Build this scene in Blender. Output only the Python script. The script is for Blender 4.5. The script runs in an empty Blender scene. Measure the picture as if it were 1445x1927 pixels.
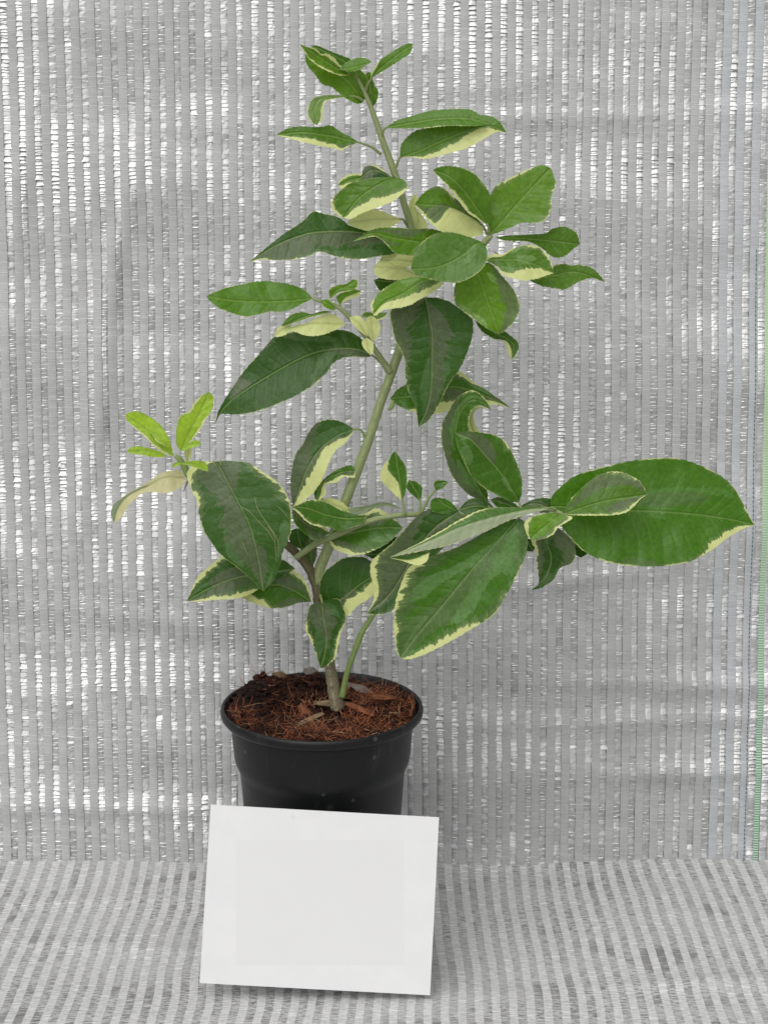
import bpy, bmesh, math, random
from mathutils import Vector, noise
R = math.radians
random.seed(11)
S = bpy.context.scene
COL = S.collection

# ------------------------------------------------------------------ camera, world, sun
PITCH = R(14.8)
FPX = 3640.0                       # focal length in photo pixels (photo 1445 x 1927)
CAM = Vector((0.0, -1.346, 0.688))
cd = bpy.data.cameras.new('camera'); cam = bpy.data.objects.new('camera', cd); COL.objects.link(cam)
cam.location = CAM; cam.rotation_euler = (math.pi/2 - PITCH, 0, 0)
cd.sensor_fit = 'VERTICAL'; cd.sensor_height = 36; cd.sensor_width = 27; cd.lens = FPX/1927*36
cd.clip_start = 0.05; cd.clip_end = 200
S.camera = cam
SUN_EL, SUN_AZ = R(58), R(200)     # azimuth: light comes from the camera side, a little left
w = bpy.data.worlds.new('World'); S.world = w; w.use_nodes = True
nt = w.node_tree; nt.nodes.clear()
sky = nt.nodes.new('ShaderNodeTexSky'); sky.sky_type = 'NISHITA'; sky.sun_disc = False
sky.sun_elevation = SUN_EL; sky.sun_rotation = SUN_AZ; sky.dust_density = 4.0; sky.air_density = 1.0
hs = nt.nodes.new('ShaderNodeHueSaturation'); hs.inputs['Saturation'].default_value = 0.08
bg = nt.nodes.new('ShaderNodeBackground'); bg.inputs['Strength'].default_value = 0.117
wo = nt.nodes.new('ShaderNodeOutputWorld')
nt.links.new(sky.outputs[0], hs.inputs['Color']); nt.links.new(hs.outputs[0], bg.inputs[0]); nt.links.new(bg.outputs[0], wo.inputs[0])
sd = bpy.data.lights.new('sun', 'SUN'); sd.energy = 1.1; sd.angle = R(72); sd.color = (1, .98, .95)
so = bpy.data.objects.new('sun', sd); COL.objects.link(so)
dirv = Vector((-0.35, -0.55, 0.95)).normalized()
so.rotation_euler = dirv.to_track_quat('Z', 'Y').to_euler(); so.location = (-1, -2, 3)
S.view_settings.view_transform = 'Standard'; S.view_settings.look = 'None'
S.view_settings.exposure = 0.0; S.view_settings.gamma = 1.0; S.view_settings.use_curve_mapping = False

# ------------------------------------------------------------------ helpers
FW = Vector((0, math.cos(PITCH), -math.sin(PITCH))); UP = Vector((0, math.sin(PITCH), math.cos(PITCH)))
def ray(px, py): return FW + Vector((1, 0, 0))*((px-722.5)/FPX) + UP*((963.5-py)/FPX)
def P(px, py, c=0.0):
    """point seen at photo pixel (px,py) standing c centimetres in front of the stem's plane"""
    d = ray(px, py); return CAM + d*((-c/100.0 - CAM.y)/d.y)
def meshobj(name, verts, faces, mat=None, parent=None, smooth=False):
    me = bpy.data.meshes.new(name); me.from_pydata([tuple(v) for v in verts], [], faces); me.update()
    if smooth: me.polygons.foreach_set('use_smooth', [True]*len(me.polygons))
    o = bpy.data.objects.new(name, me); COL.objects.link(o)
    if mat: me.materials.append(mat)
    if parent: o.parent = parent
    return o
def empty(name, loc=(0, 0, 0)):
    o = bpy.data.objects.new(name, None); COL.objects.link(o); o.location = loc; o.empty_display_size = .02; return o
def tag(o, label=None, cat=None, group=None, kind=None):
    if label: o['label'] = label
    if cat: o['category'] = cat
    if group: o['group'] = group
    if kind: o['kind'] = kind
    return o
def crom(pts, n):
    """resample a polyline as a smooth curve with n+1 points, even in length"""
    p = [Vector(q) for q in pts]
    if len(p) == 2: return [p[0].lerp(p[1], i/n) for i in range(n+1)]
    ext = [2*p[0]-p[1]] + p + [2*p[-1]-p[-2]]
    dense = []
    for i in range(1, len(ext)-2):
        a, b, c, d = ext[i-1], ext[i], ext[i+1], ext[i+2]
        for s in range(10):
            t = s/10
            dense.append(.5*((2*b)+(c-a)*t+(2*a-5*b+4*c-d)*t*t+(3*b-a-3*c+d)*t**3))
    dense.append(p[-1])
    L = [0]
    for i in range(1, len(dense)): L.append(L[-1]+(dense[i]-dense[i-1]).length)
    out = []; j = 0
    for i in range(n+1):
        s = L[-1]*i/n
        while j < len(L)-2 and L[j+1] < s: j += 1
        sg = L[j+1]-L[j]
        out.append(dense[j].lerp(dense[j+1], (s-L[j])/sg if sg > 1e-9 else 0))
    return out
def lerp_list(v, t):
    if not isinstance(v, (list, tuple)): return v
    x = t*(len(v)-1); i = min(int(x), len(v)-2); return v[i]+(v[i+1]-v[i])*(x-i)
def tube(pts, radii, seg=10, wob=0.0, ridge=0):
    """verts, faces of a tapered tube through 3D points"""
    V, F = [], []
    n = len(pts)
    prev = None
    for i, p in enumerate(pts):
        d = (pts[min(i+1, n-1)]-pts[max(i-1, 0)]).normalized()
        if prev is None: a = d.orthogonal().normalized()
        else: a = (prev - d*prev.dot(d)).normalized()
        prev = a; b = d.cross(a)
        r = radii[i]
        for k in range(seg):
            th = 2*math.pi*k/seg
            rr = r*(1+wob*noise.noise(Vector((i*.9, k*1.7, r*900)))+ridge*math.cos(th*5))
            V.append(p+a*math.cos(th)*rr+b*math.sin(th)*rr)
    for i in range(n-1):
        for k in range(seg):
            F.append((i*seg+k, i*seg+(k+1) % seg, (i+1)*seg+(k+1) % seg, (i+1)*seg+k))
    c0 = len(V); V.append(pts[0]); c1 = len(V); V.append(pts[-1])
    for k in range(seg):
        F.append((c0, (k+1) % seg, k)); F.append((c1, (n-1)*seg+k, (n-1)*seg+(k+1) % seg))
    return V, F

# ------------------------------------------------------------------ materials
class NT:
    def __init__(s, name):
        s.m = bpy.data.materials.new(name); s.m.use_nodes = True; s.t = s.m.node_tree; s.t.nodes.clear()
        s.out = s.t.nodes.new('ShaderNodeOutputMaterial')
    def n(s, ty, **kw):
        nd = s.t.nodes.new(ty)
        for k, v in kw.items(): setattr(nd, k, v)
        return nd
    def l(s, a, b): s.t.links.new(a, b)
    def set(s, sock, v):
        if hasattr(v, 'is_output') or isinstance(v, bpy.types.NodeSocket): s.l(v, sock)
        else: sock.default_value = v
    def math(s, op, a, b=0.0, c=0.0, clamp=False):
        nd = s.n('ShaderNodeMath', operation=op); nd.use_clamp = clamp
        s.set(nd.inputs[0], a); s.set(nd.inputs[1], b); s.set(nd.inputs[2], c); return nd.outputs[0]
    def mix(s, f, a, b):
        nd = s.n('ShaderNodeMix', data_type='RGBA'); s.set(nd.inputs[0], f)
        for sk, v in ((nd.inputs[6], a), (nd.inputs[7], b)):
            if isinstance(v, tuple): v = (*v, 1) if len(v) == 3 else v
            s.set(sk, v)
        return nd.outputs[2]
    def noise(s, vec, scale, detail=2, rough=.5, dist=0, out=0):
        nd = s.n('ShaderNodeTexNoise'); s.l(vec, nd.inputs['Vector'])
        nd.inputs['Scale'].default_value = scale; nd.inputs['Detail'].default_value = detail
        nd.inputs['Roughness'].default_value = rough; nd.inputs['Distortion'].default_value = dist; return nd.outputs[out]
    def attr(s, name, out='Fac'): nd = s.n('ShaderNodeAttribute', attribute_name=name); return nd.outputs[out]
    def comb(s, x, y, z=0.0):
        nd = s.n('ShaderNodeCombineXYZ'); s.set(nd.inputs[0], x); s.set(nd.inputs[1], y); s.set(nd.inputs[2], z); return nd.outputs[0]
    def sep(s, v): nd = s.n('ShaderNodeSeparateXYZ'); s.l(v, nd.inputs[0]); return nd.outputs
    def obj(s): return s.n('ShaderNodeTexCoord').outputs['Object']
    def sstep(s, x, lo, hi):
        nd = s.n('ShaderNodeMapRange', interpolation_type='SMOOTHSTEP'); s.set(nd.inputs[0], x)
        nd.inputs[1].default_value = lo; nd.inputs[2].default_value = hi; return nd.outputs[0]
    def bump(s, h, st=.5, dist=.001):
        nd = s.n('ShaderNodeBump'); s.l(h, nd.inputs['Height']); nd.inputs['Strength'].default_value = st; nd.inputs['Distance'].default_value = dist; return nd.outputs[0]
    def bsdf(s, color, rough=.5, metal=0.0, spec=.5, normal=None, connect=True):
        b = s.n('ShaderNodeBsdfPrincipled')
        if isinstance(color, tuple): color = (*color, 1)
        s.set(b.inputs['Base Color'], color); s.set(b.inputs['Roughness'], rough); s.set(b.inputs['Metallic'], metal)
        s.set(b.inputs['Specular IOR Level'], spec)
        if normal: s.l(normal, b.inputs['Normal'])
        if connect: s.l(b.outputs[0], s.out.inputs[0])
        return b

def mat_leaf():
    s = NT('variegated_leaf')
    crm = s.attr('crm'); lat = s.attr('lat'); lon = s.attr('lon'); grey = s.attr('grey'); pale = s.attr('pale'); seed = s.attr('seed')
    side = s.attr('side'); tint = s.attr('tint', 'Color')
    # coordinates that run along the side veins (mm)
    v = s.math('SUBTRACT', lon, s.math('MULTIPLY', lat, .75))
    sd2 = s.math('ADD', s.math('MULTIPLY', side, 7.3), seed)
    vv = s.comb(s.math('MULTIPLY', v, 1.0), s.math('MULTIPLY', lat, .28), sd2)
    vi = s.comb(lon, s.math('MULTIPLY', lat, s.math('MULTIPLY', side, 1.0)), seed)
    nj = s.math('SUBTRACT', s.noise(vv, .42, 3, .6), .5)
    nlow = s.math('SUBTRACT', s.noise(vv, .13, 2, .5), .5)
    cval = s.math('ADD', crm, s.math('ADD', s.math('MULTIPLY', nj, .40), s.math('MULTIPLY', nlow, .45)))
    cm = s.sstep(cval, -.02, .03)
    edge = s.sstep(s.attr('rimw'), .972, .988)
    cm = s.math('MAXIMUM', cm, s.math('MULTIPLY', edge, s.math('MULTIPLY', s.sstep(s.noise(vi, .06, 1), .46, .56), .75)), clamp=True)
    # speckled cream islands next to the margin
    isl = s.math('MULTIPLY', s.sstep(s.noise(vv, .8, 3, .7), .63, .66), s.sstep(cval, -.2, -.04))
    cm = s.math('MAXIMUM', cm, s.math('MULTIPLY', isl, .6))
    # grey-green patches
    gu = s.math('MULTIPLY', s.attr('rimw'), side)
    gv = s.math('SUBTRACT', s.attr('tn'), s.math('MULTIPLY', s.attr('rimw'), .22))
    g1 = s.math('ADD', s.noise(s.comb(s.math('MULTIPLY', gu, 1.15), s.math('MULTIPLY', gv, 2.0), seed), 1.0, 0, .4), s.math('MULTIPLY', nj, .13))
    gthr = s.math('SUBTRACT', .70, s.math('MULTIPLY', grey, .27))
    gm = s.math('MULTIPLY', s.sstep(s.math('SUBTRACT', g1, gthr), -.006, .010), s.sstep(grey, .05, .2))
    gm = s.math('MAXIMUM', s.math('MULTIPLY', gm, s.math('SUBTRACT', 1.0, s.attr('gflag'))), s.math('MULTIPLY', s.attr('gflag'), s.sstep(s.math('ADD', s.attr('gx'), s.math('ADD', s.math('MULTIPLY', nj, .75), s.math('MULTIPLY', nlow, .5))), -.01, .025)))
    gm2 = s.sstep(s.math('SUBTRACT', s.math('ADD', s.noise(s.comb(s.math('MULTIPLY', gu, 1.4), s.math('MULTIPLY', gv, 2.6), s.math('ADD', seed, 31.0)), 1.0, 0, .4), s.math('MULTIPLY', nj, .12)), s.math('ADD', gthr, .07)), -.006, .010)
    gcol = s.mix(.70, tint, (.112, .135, .070))
    hs2 = s.n('ShaderNodeHueSaturation'); s.l(tint, hs2.inputs['Color']); hs2.inputs['Saturation'].default_value = .80; hs2.inputs['Value'].default_value = 1.45
    col = s.mix(s.math('MULTIPLY', gm2, s.sstep(grey, .05, .2)), tint, hs2.outputs[0])
    col = s.mix(gm, col, gcol)
    halo = s.math('MULTIPLY', s.sstep(s.math('ADD', cval, s.math('MULTIPLY', nj, .30)), -.17, -.10), .75)
    col = s.mix(halo, col, s.mix(.5, tint, (.20, .25, .11)))
    mot = s.noise(vi, .35, 4, .6)
    mm = s.n('ShaderNodeMapRange'); s.l(mot, mm.inputs[0]); mm.inputs[1].default_value = .3; mm.inputs[2].default_value = .7; mm.inputs[3].default_value = .82; mm.inputs[4].default_value = 1.18
    hv = s.n('ShaderNodeHueSaturation'); s.l(col, hv.inputs['Color']); s.l(mm.outputs[0], hv.inputs['Value']); col = hv.outputs[0]
    # underside
    under = s.math('MAXIMUM', pale, s.n('ShaderNodeNewGeometry').outputs['Backfacing'])
    col = s.mix(s.n('ShaderNodeNewGeometry').outputs['Backfacing'], col, (.17, .25, .09))
    col = s.mix(pale, col, (.35, .41, .25))
    cream = s.mix(s.noise(vi, .2, 3), (.66, .68, .29), (.56, .62, .23))
    cream = s.mix(s.math('MULTIPLY', under, .5), cream, (.45, .50, .24))
    cream = s.mix(s.attr('tan'), cream, (.52, .43, .28))
    col = s.mix(s.math('MULTIPLY', cm, s.attr('creamok')), col, cream)
    # veins
    wob = s.math('MULTIPLY', s.math('SUBTRACT', s.noise(vi, .12, 1), .5), 3.0)
    ph = s.math('MULTIPLY', s.math('ADD', s.math('ADD', v, wob), s.math('MULTIPLY', s.math('MULTIPLY', lat, lat), .010)), 1/8.5)
    ph = s.math('ADD', ph, s.math('MULTIPLY', side, .23))
    fr = s.math('ABSOLUTE', s.math('SUBTRACT', s.math('FRACT', ph), .5))
    sv = s.math('SUBTRACT', 1.0, s.sstep(fr, .0, .055))
    svw = s.math('SUBTRACT', 1.0, s.sstep(fr, .0, .30))
    mid = s.math('SUBTRACT', 1.0, s.sstep(lat, .25, .75))
    midw = s.math('SUBTRACT', 1.0, s.sstep(lat, .0, 1.8))
    fade = s.math('SUBTRACT', 1.0, s.sstep(s.attr('rimw'), .55, .95))
    veins = s.math('MAXIMUM', s.math('MULTIPLY', mid, .38), s.math('MULTIPLY', s.math('MULTIPLY', sv, fade), .16))
    col = s.mix(veins, col, (.26, .36, .11))
    h = s.math('SUBTRACT', s.math('MULTIPLY', s.noise(vi, .25, 3), .9), s.math('ADD', s.math('MULTIPLY', midw, .9), s.math('MULTIPLY', s.math('MULTIPLY', svw, fade), .32)))
    h = s.math('ADD', h, s.math('MULTIPLY', s.noise(vi, 1.6, 2), .14))
    bp = s.bump(h, .6, .0009)
    rgh = s.math('ADD', .29, s.math('MULTIPLY', s.noise(vi, .3, 2), .16))
    b = s.bsdf(col, rgh, 0, .35, bp, connect=False)
    tr = s.n('ShaderNodeBsdfTranslucent'); hh = s.n('ShaderNodeHueSaturation'); s.l(col, hh.inputs['Color']); hh.inputs['Value'].default_value = 1.5
    s.l(hh.outputs[0], tr.inputs[0])
    mx = s.n('ShaderNodeMixShader'); mx.inputs[0].default_value = .20; s.l(b.outputs[0], mx.inputs[1]); s.l(tr.outputs[0], mx.inputs[2])
    s.l(mx.outputs[0], s.out.inputs[0]); return s.m

def mat_stem(name, c1, c2, rough=.45, line=40):
    s = NT(name); o = s.obj()
    a = s.noise(o, 60, 4, .6); st = s.attr('ring'); al = s.attr('along')
    stv = s.comb(s.math('MULTIPLY', st, 2.4), s.math('MULTIPLY', al, .05), 0.0)
    str_ = s.noise(stv, 3.0, 3, .6)
    col = s.mix(s.sstep(str_, .35, .65), c1, c2)
    col = s.mix(s.math('MULTIPLY', s.sstep(a, .6, .75), .35), col, tuple(x*.55 for x in c1))
    s.bsdf(col, rough, 0, .35, s.bump(s.math('ADD', str_, s.math('MULTIPLY', a, .4)), .5, .0008)); return s.m

def mat_bark():
    s = NT('woody_bark'); st = s.attr('ring'); al = s.attr('along')
    v = s.comb(s.math('MULTIPLY', st, 2.2), s.math('MULTIPLY', al, .12), 0.0)
    n1 = s.noise(v, 2.6, 5, .7, .4)
    col = s.mix(s.sstep(n1, .36, .58), (.12, .10, .06), (.40, .35, .22))
    up = s.sstep(al, 30, 65)
    col = s.mix(s.math('MULTIPLY', up, .78), col, (.12, .105, .05))
    s.bsdf(col, .75, 0, .25, s.bump(n1, .8, .0015)); return s.m

def mat_plain(name, c, rough=.5, spec=.5, metal=0):
    s = NT(name); s.bsdf(c, rough, metal, spec); return s.m
# ------------------------------------------------------------------ the setting: ground, floor cloth, hanging shade screen
PITCHM = .01205                    # distance from one foil strip to the next
WY, WT = .127, math.tan(R(5.6))    # foot of the hanging screen and how far it leans back
XF = .1890                         # x of one foil strip
def mat_ground():
    s = NT('ground_gravelly'); o = s.obj()
    n1 = s.noise(o, 30, 5, .65)
    s.bsdf(s.mix(n1, (.42, .42, .41), (.56, .555, .54)), .9, 0, .2, s.bump(n1, .5, .01)); return s.m
g = meshobj('ground', [(-30, -30, -.03), (30, -30, -.03), (30, 30, -.03), (-30, 30, -.03)], [(0, 1, 2, 3)], mat_ground())
tag(g, kind='structure')

def fold(x, z):
    """how far the hanging screen bellies out (towards the camera, m)"""
    low = max(0, 1-z/.35)
    d = .0060*noise.noise(Vector((x*3.2, z*2.6, 3.1)))+.004*noise.noise(Vector((x*6+z*4, z*5, 13.1)))
    d += (.0034+.0022*low)*noise.noise(Vector((x*4.0, z*17+x*3, 9.7)))
    d += .0016*noise.noise(Vector((x*9, z*11, 1.3)))
    d += (.0008+.0007*low)*noise.noise(Vector((x*16, z*38, 5.3)))
    # the long diagonal crease at the left
    u = (x+.222)*.98-(z-.42)*.165+.004*math.sin(z*30); d += .0042*math.exp(-(u/.011)**2)*max(0, 1-abs(z-.43)/.24)
    u = (x+.30)-(z-.40)*.12+.004*math.sin(z*25+1); d += .0035*math.exp(-(u/.012)**2)*max(0, 1-abs(z-.52)/.2)
    u = (z-.20)+.10*(x+.15); d += .0022*math.exp(-(u/.010)**2)*max(0, 1-abs(x+.20)/.22)
    for zz, sl, a, x0, wd in ((.120, .02, .0035, .22, .2), (.150, -.03, .003, .25, .18), (.075, .015, .003, .24, .2), (.235, .11, .003, .14, .12), (.045, -.02, .0025, -.2, .2), (.60, .03, .002, .1, .3)):
        u = (z-zz)-sl*(x-x0); d += a*math.exp(-(u/.008)**2)*max(0, 1-abs(x-x0)/wd)
    return d
def sway(x, z): return .0040*max(0, 1-z/.6)*min(1, max(0, (x-.12)/.15)) + .0016*noise.noise(Vector((x*3.5, z*3.3, 20.5))) + .0009*noise.noise(Vector((x*8, z*6, 44.5)))-.004*(z-.4)*.8*(1 if x > .1 else (x+.4)/.5 if x > -.4 else 0)
def wallp(x, z, off=0.0):
    d = fold(x, z)+off
    return Vector((x+sway(x, z), WY+z*WT-d, z+d*.09))
ZT = .86
def ribbon(V, F, UVs, xa, xb, off, rows, cols, bow=0.0, jit=0.0, jx=0.0):
    base = len(V); n = len(rows)
    for i, z in enumerate(rows):
        for j in range(cols+1):
            u = j/cols; x = xa+(xb-xa)*u
            o = off+bow*(1-(2*u-1)**2)
            zz = z
            if jit:
                o += random.gauss(0, 1)*jit*(1 if 0 < j < cols else .75); zz += random.uniform(-1, 1)*.0006
                x += random.uniform(-jx, jx) if j in (0, cols) else 0
            V.append(wallp(x, zz, o)); UVs.append((u, z))
    for i in range(n-1):
        for j in range(cols):
            a = base+i*(cols+1)+j; F.append((a, a+1, a+cols+2, a+cols+1))

def foil(V, F, UVs, xa, xb, off, k):
    """a foil strip gathered between the threads: short panels that lean back, each ending in a small step"""
    z = -.012; last = None; n = 3
    while z < ZT:
        h = random.choice((.0014, .0020, .0026, .0032, .0042))*random.uniform(.85, 1.15)
        low = max(0, 1-z/.38)
        lean = .055+.10*low+(.20+.45*low)*noise.noise(Vector((xa*4.5, z*(16+6*low)+xa*2, 51.0)))+random.gauss(0, .065+.05*low)+.22*noise.noise(Vector((k*.63, z*40, 2.0)))+.36*noise.noise(Vector((k*.11, z*17, 8.0)))+.30*noise.noise(Vector((k*.06+z*3, z*6, 28.0)))
        skew = random.gauss(0, .00018); sl = random.gauss(0, .0006)
        st = random.uniform(.0002, .0005)
        for q, (zz, o) in enumerate(((z, lean*h*.5), (z+h-st, -lean*h*.5))):
            base = len(V)
            for j in range(n+1):
                u = j/n; x = xa+(xb-xa)*u
                V.append(wallp(x, zz+sl*(u-.5)*(1 if q else .8)+random.uniform(-1, 1)*.00018, off+o+skew*(u-.5)*2+random.gauss(0, .00007)+.0004*(1-(2*u-1)**2))); UVs.append((u, zz))
            if last is not None:
                for j in range(n): F.append((last+j, last+j+1, base+j+1, base+j))
            last = base
        z += h
def mat_matt_strip(name, c, c2):
    s = NT(name); o = s.sep(s.obj()); x, z = o[0], o[2]
    zz = s.math('ADD', z, s.math('MULTIPLY', s.noise(s.comb(x, z, 0.0), 14, 2), .010))
    fine = s.math('ABSOLUTE', s.math('SUBTRACT', s.math('FRACT', s.math('MULTIPLY', zz, 1/.00145)), .5))
    thr = s.math('ABSOLUTE', s.math('SUBTRACT', s.math('FRACT', s.math('MULTIPLY', zz, 1/.0071)), .5))
    l1 = s.math('SUBTRACT', 1.0, s.sstep(thr, .0, .075))
    l2 = s.math('SUBTRACT', 1.0, s.sstep(fine, .05, .25))
    u = s.attr('across')
    edge = s.sstep(s.math('ABSOLUTE', s.math('SUBTRACT', u, .5)), .40, .5)
    big = s.noise(s.comb(x, s.math('MULTIPLY', z, 3.0), 0.0), 22, 4, .6)
    thin = s.noise(s.comb(s.math('MULTIPLY', x, .12), z, 0.0), 420, 2, .6)
    col = s.mix(s.sstep(big, .3, .7), c, c2)
    col = s.mix(s.math('MULTIPLY', s.sstep(thin, .48, .68), .24), col, (.25, .25, .255))
    col = s.mix(s.math('MULTIPLY', l2, .22), col, (.6, .6, .6))
    col = s.mix(s.math('MULTIPLY', l1, s.math('MULTIPLY', s.sstep(s.noise(s.comb(x, z, 3.0), 60, 1), .35, .6), .5)), col, (.72, .72, .71))
    col = s.mix(s.math('MULTIPLY', edge, .22), col, (.30, .30, .33))
    h = s.math('ADD', s.math('ADD', s.math('MULTIPLY', l2, .5), l1), thin)
    b = s.bsdf(col, .55, 0, .35, s.bump(h, .35, .0004))
    return s.m
def mat_foil():
    s = NT('crinkled_foil'); o = s.sep(s.obj()); x, z = o[0], o[2]
    v = s.comb(s.math('MULTIPLY', x, .15), z, 0.0)
    n1 = s.noise(v, 620, 2, .5); n2 = s.noise(s.comb(x, z, 2.0), 35, 3, .6)
    u = s.attr('across'); du = s.math('ABSOLUTE', s.math('SUBTRACT', u, .5))
    # stitch dots along both edges
    st = s.math('ABSOLUTE', s.math('SUBTRACT', s.math('FRACT', s.math('MULTIPLY', z, 1/.0027)), .5))
    dot = s.math('MULTIPLY', s.sstep(du, .38, .44), s.math('SUBTRACT', 1.0, s.sstep(st, .10, .22)))
    hole = s.math('MULTIPLY', s.sstep(du, .34, .42), s.sstep(st, .36, .46))
    hole = s.math('MULTIPLY', hole, s.sstep(n2, .50, .62))
    col = s.mix(s.sstep(n2, .35, .7), (.56, .56, .56), (.70, .70, .70))
    col = s.mix(hole, col, (.06, .06, .06))
    m = s.math('MULTIPLY', s.math('SUBTRACT', 1.0, s.math('MAXIMUM', dot, hole)), .93)
    col = s.mix(dot, col, (.78, .78, .78))
    s.bsdf(col, s.math('ADD', .43, s.math('MULTIPLY', n2, .14)), m, .5, s.bump(n1, .30, .0005)); return s.m
M_matt = mat_matt_strip('matt_woven_strip', (.44, .44, .443), (.51, .51, .513))
M_blue = mat_matt_strip('bluish_woven_strip', (.46, .48, .50), (.53, .55, .57))
M_foil = mat_foil()

def strip_mesh(name, V, F, A, mat, parent, smooth):
    o = meshobj(name, V, F, mat, parent, smooth)
    at = o.data.attributes.new('across', 'FLOAT', 'POINT'); at.data.foreach_set('value', [a[0] for a in A]); return o
screen = empty('hanging_shade_screen', (0, WY, 0))
screen.matrix_world.translation = Vector((0, WY, 0))
tag(screen, 'upright silver and grey striped shade cloth hanging behind the potted plant', 'shade cloth')
Vm, Fm, Am = [], [], []; Vf, Ff, Af = [], [], []; Vb, Fb, Ab = [], [], []; Vg, Fg, Ag = [], [], []
HF = .0053                          # foil strip width
for k in range(-47, 17):
    xc = XF+k*PITCHM+random.uniform(-.0004, .0004)
    foil(Vf, Ff, Af, xc-HF/2-.0008, xc+HF/2+.0008, -.0007, k)
    rows = [-.012+ZT*i/230 for i in range(231)]
    a, b = xc+HF/2, xc+PITCHM-HF/2
    if k == 9: ribbon(Vg, Fg, Ag, a+.0006, b-.0018, 0, rows, 4, .0003)
    elif k in (6, 7, 8): ribbon(Vb, Fb, Ab, a, b, 0, rows, 6, .0004)
    else: ribbon(Vm, Fm, Am, a, b, 0, rows, 6, .0004)
for V in (Vm, Vf, Vb, Vg):
    for i, v in enumerate(V): V[i] = v-Vector((0, WY, 0))
strip_mesh('matt_strips', Vm, Fm, Am, M_matt, screen, True)
strip_mesh('foil_strips', Vf, Ff, Af, M_foil, screen, False)
o = strip_mesh('edge_strips', Vb, Fb, Ab, M_blue, screen, True); o['label'] = 'slightly bluish plain strips near the right edge of the cloth'
def mat_green():
    s = NT('green_edge_tape'); o = s.sep(s.obj()); z = o[2]
    f = s.math('ABSOLUTE', s.math('SUBTRACT', s.math('FRACT', s.math('MULTIPLY', z, 1/.0021)), .5))
    l = s.sstep(f, .18, .28)
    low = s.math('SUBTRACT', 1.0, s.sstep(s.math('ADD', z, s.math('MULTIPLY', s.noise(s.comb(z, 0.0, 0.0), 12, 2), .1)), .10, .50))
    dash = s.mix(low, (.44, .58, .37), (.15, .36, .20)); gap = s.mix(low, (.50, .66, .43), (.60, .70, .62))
    s.bsdf(s.mix(l, gap, dash), .55, 0, .3); return s.m
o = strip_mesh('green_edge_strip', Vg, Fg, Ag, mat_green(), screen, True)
# dark sewing thread beside the edge tape
Vt, Ft = [], []
xt = XF+8*PITCHM+HF/2+.0052
z = .0
while z < .50:
    a, b = wallp(xt, z, .0011), wallp(xt, z+.0022, .0011)
    vv, ff = tube([a-Vector((0, WY, 0)), b-Vector((0, WY, 0))], [.00030]*2, 5)
    n0 = len(Vt); Vt += vv; Ft += [tuple(i+n0 for i in f) for f in ff]; z += .0036
meshobj('sewing_thread', Vt, Ft, mat_plain('dark_teal_thread', (.03, .10, .12), .7), screen)

# floor cloth, the same weave with its other face up
def mat_floor():
    s = NT('floor_cloth_weave'); xs = s.attr('sx'); ys = s.attr('sy')
    wv = s.comb(xs, ys, 0.0)
    u = s.math('MULTIPLY', s.math('ADD', xs, s.math('MULTIPLY', s.math('SUBTRACT', s.noise(wv, 160, 2), .5), .0006)), 1/PITCHM)
    f = s.math('ABSOLUTE', s.math('SUBTRACT', s.math('FRACT', u), .5))     # 0 centre of light strip
    light = s.math('SUBTRACT', 1.0, s.sstep(f, .225, .275))
    tick = s.noise(s.comb(s.math('MULTIPLY', xs, .20), ys, 1.0), 760, 3, .75)
    tick2 = s.noise(s.comb(s.math('MULTIPLY', xs, .22), ys, 7.0), 300, 2, .7)
    big = s.noise(s.comb(xs, ys, 4.0), 26, 3, .55)
    band = s.noise(s.comb(s.math('MULTIPLY', xs, .5), ys, 11.0), 14, 2, .5)
    lc = s.mix(s.sstep(tick, .40, .58), (.45, .455, .45), (.66, .66, .655))
    dk = s.mix(s.sstep(tick, .40, .56), (.17, .168, .16), (.55, .55, .545))
    dk = s.mix(s.math('MULTIPLY', s.sstep(s.math('ADD', tick2, s.math('MULTIPLY', s.math('SUBTRACT', big, .5), .9)), .54, .68), .50), dk, (.11, .108, .098))
    slot = s.math('MULTIPLY', s.sstep(s.noise(s.comb(xs, ys, 21.0), 17, 2, .5), .60, .68), s.math('SUBTRACT', 1.0, s.sstep(tick, .52, .66)))
    dk = s.mix(s.math('MULTIPLY', s.sstep(band, .42, .62), .45), dk, (.46, .46, .455))
    dk = s.mix(s.math('MULTIPLY', slot, .55), dk, (.10, .098, .088))
    col = s.mix(light, dk, lc)
    glint = s.math('MULTIPLY', light, s.sstep(s.math('ADD', s.noise(s.comb(s.math('MULTIPLY', xs, .08), ys, 3.0), 330, 1), s.math('MULTIPLY', s.math('SUBTRACT', s.noise(s.comb(xs, ys, 13.0), 40, 2), .5), .5)), .665, .70))
    col = s.mix(glint, col, (.85, .85, .85))  # foil dashes with their glint painted in as near-white colour
    dirt = s.sstep(s.noise(wv, 75, 3, .7), .70, .78)
    col = s.mix(s.math('MULTIPLY', dirt, .5), col, (.09, .08, .06))
    h = s.math('ADD', s.math('MULTIPLY', light, .6), s.math('MULTIPLY', tick, 1.2))
    s.bsdf(col, .5, s.math('MULTIPLY', glint, .5), .35, s.bump(h, .6, .0007)); return s.m
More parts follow.
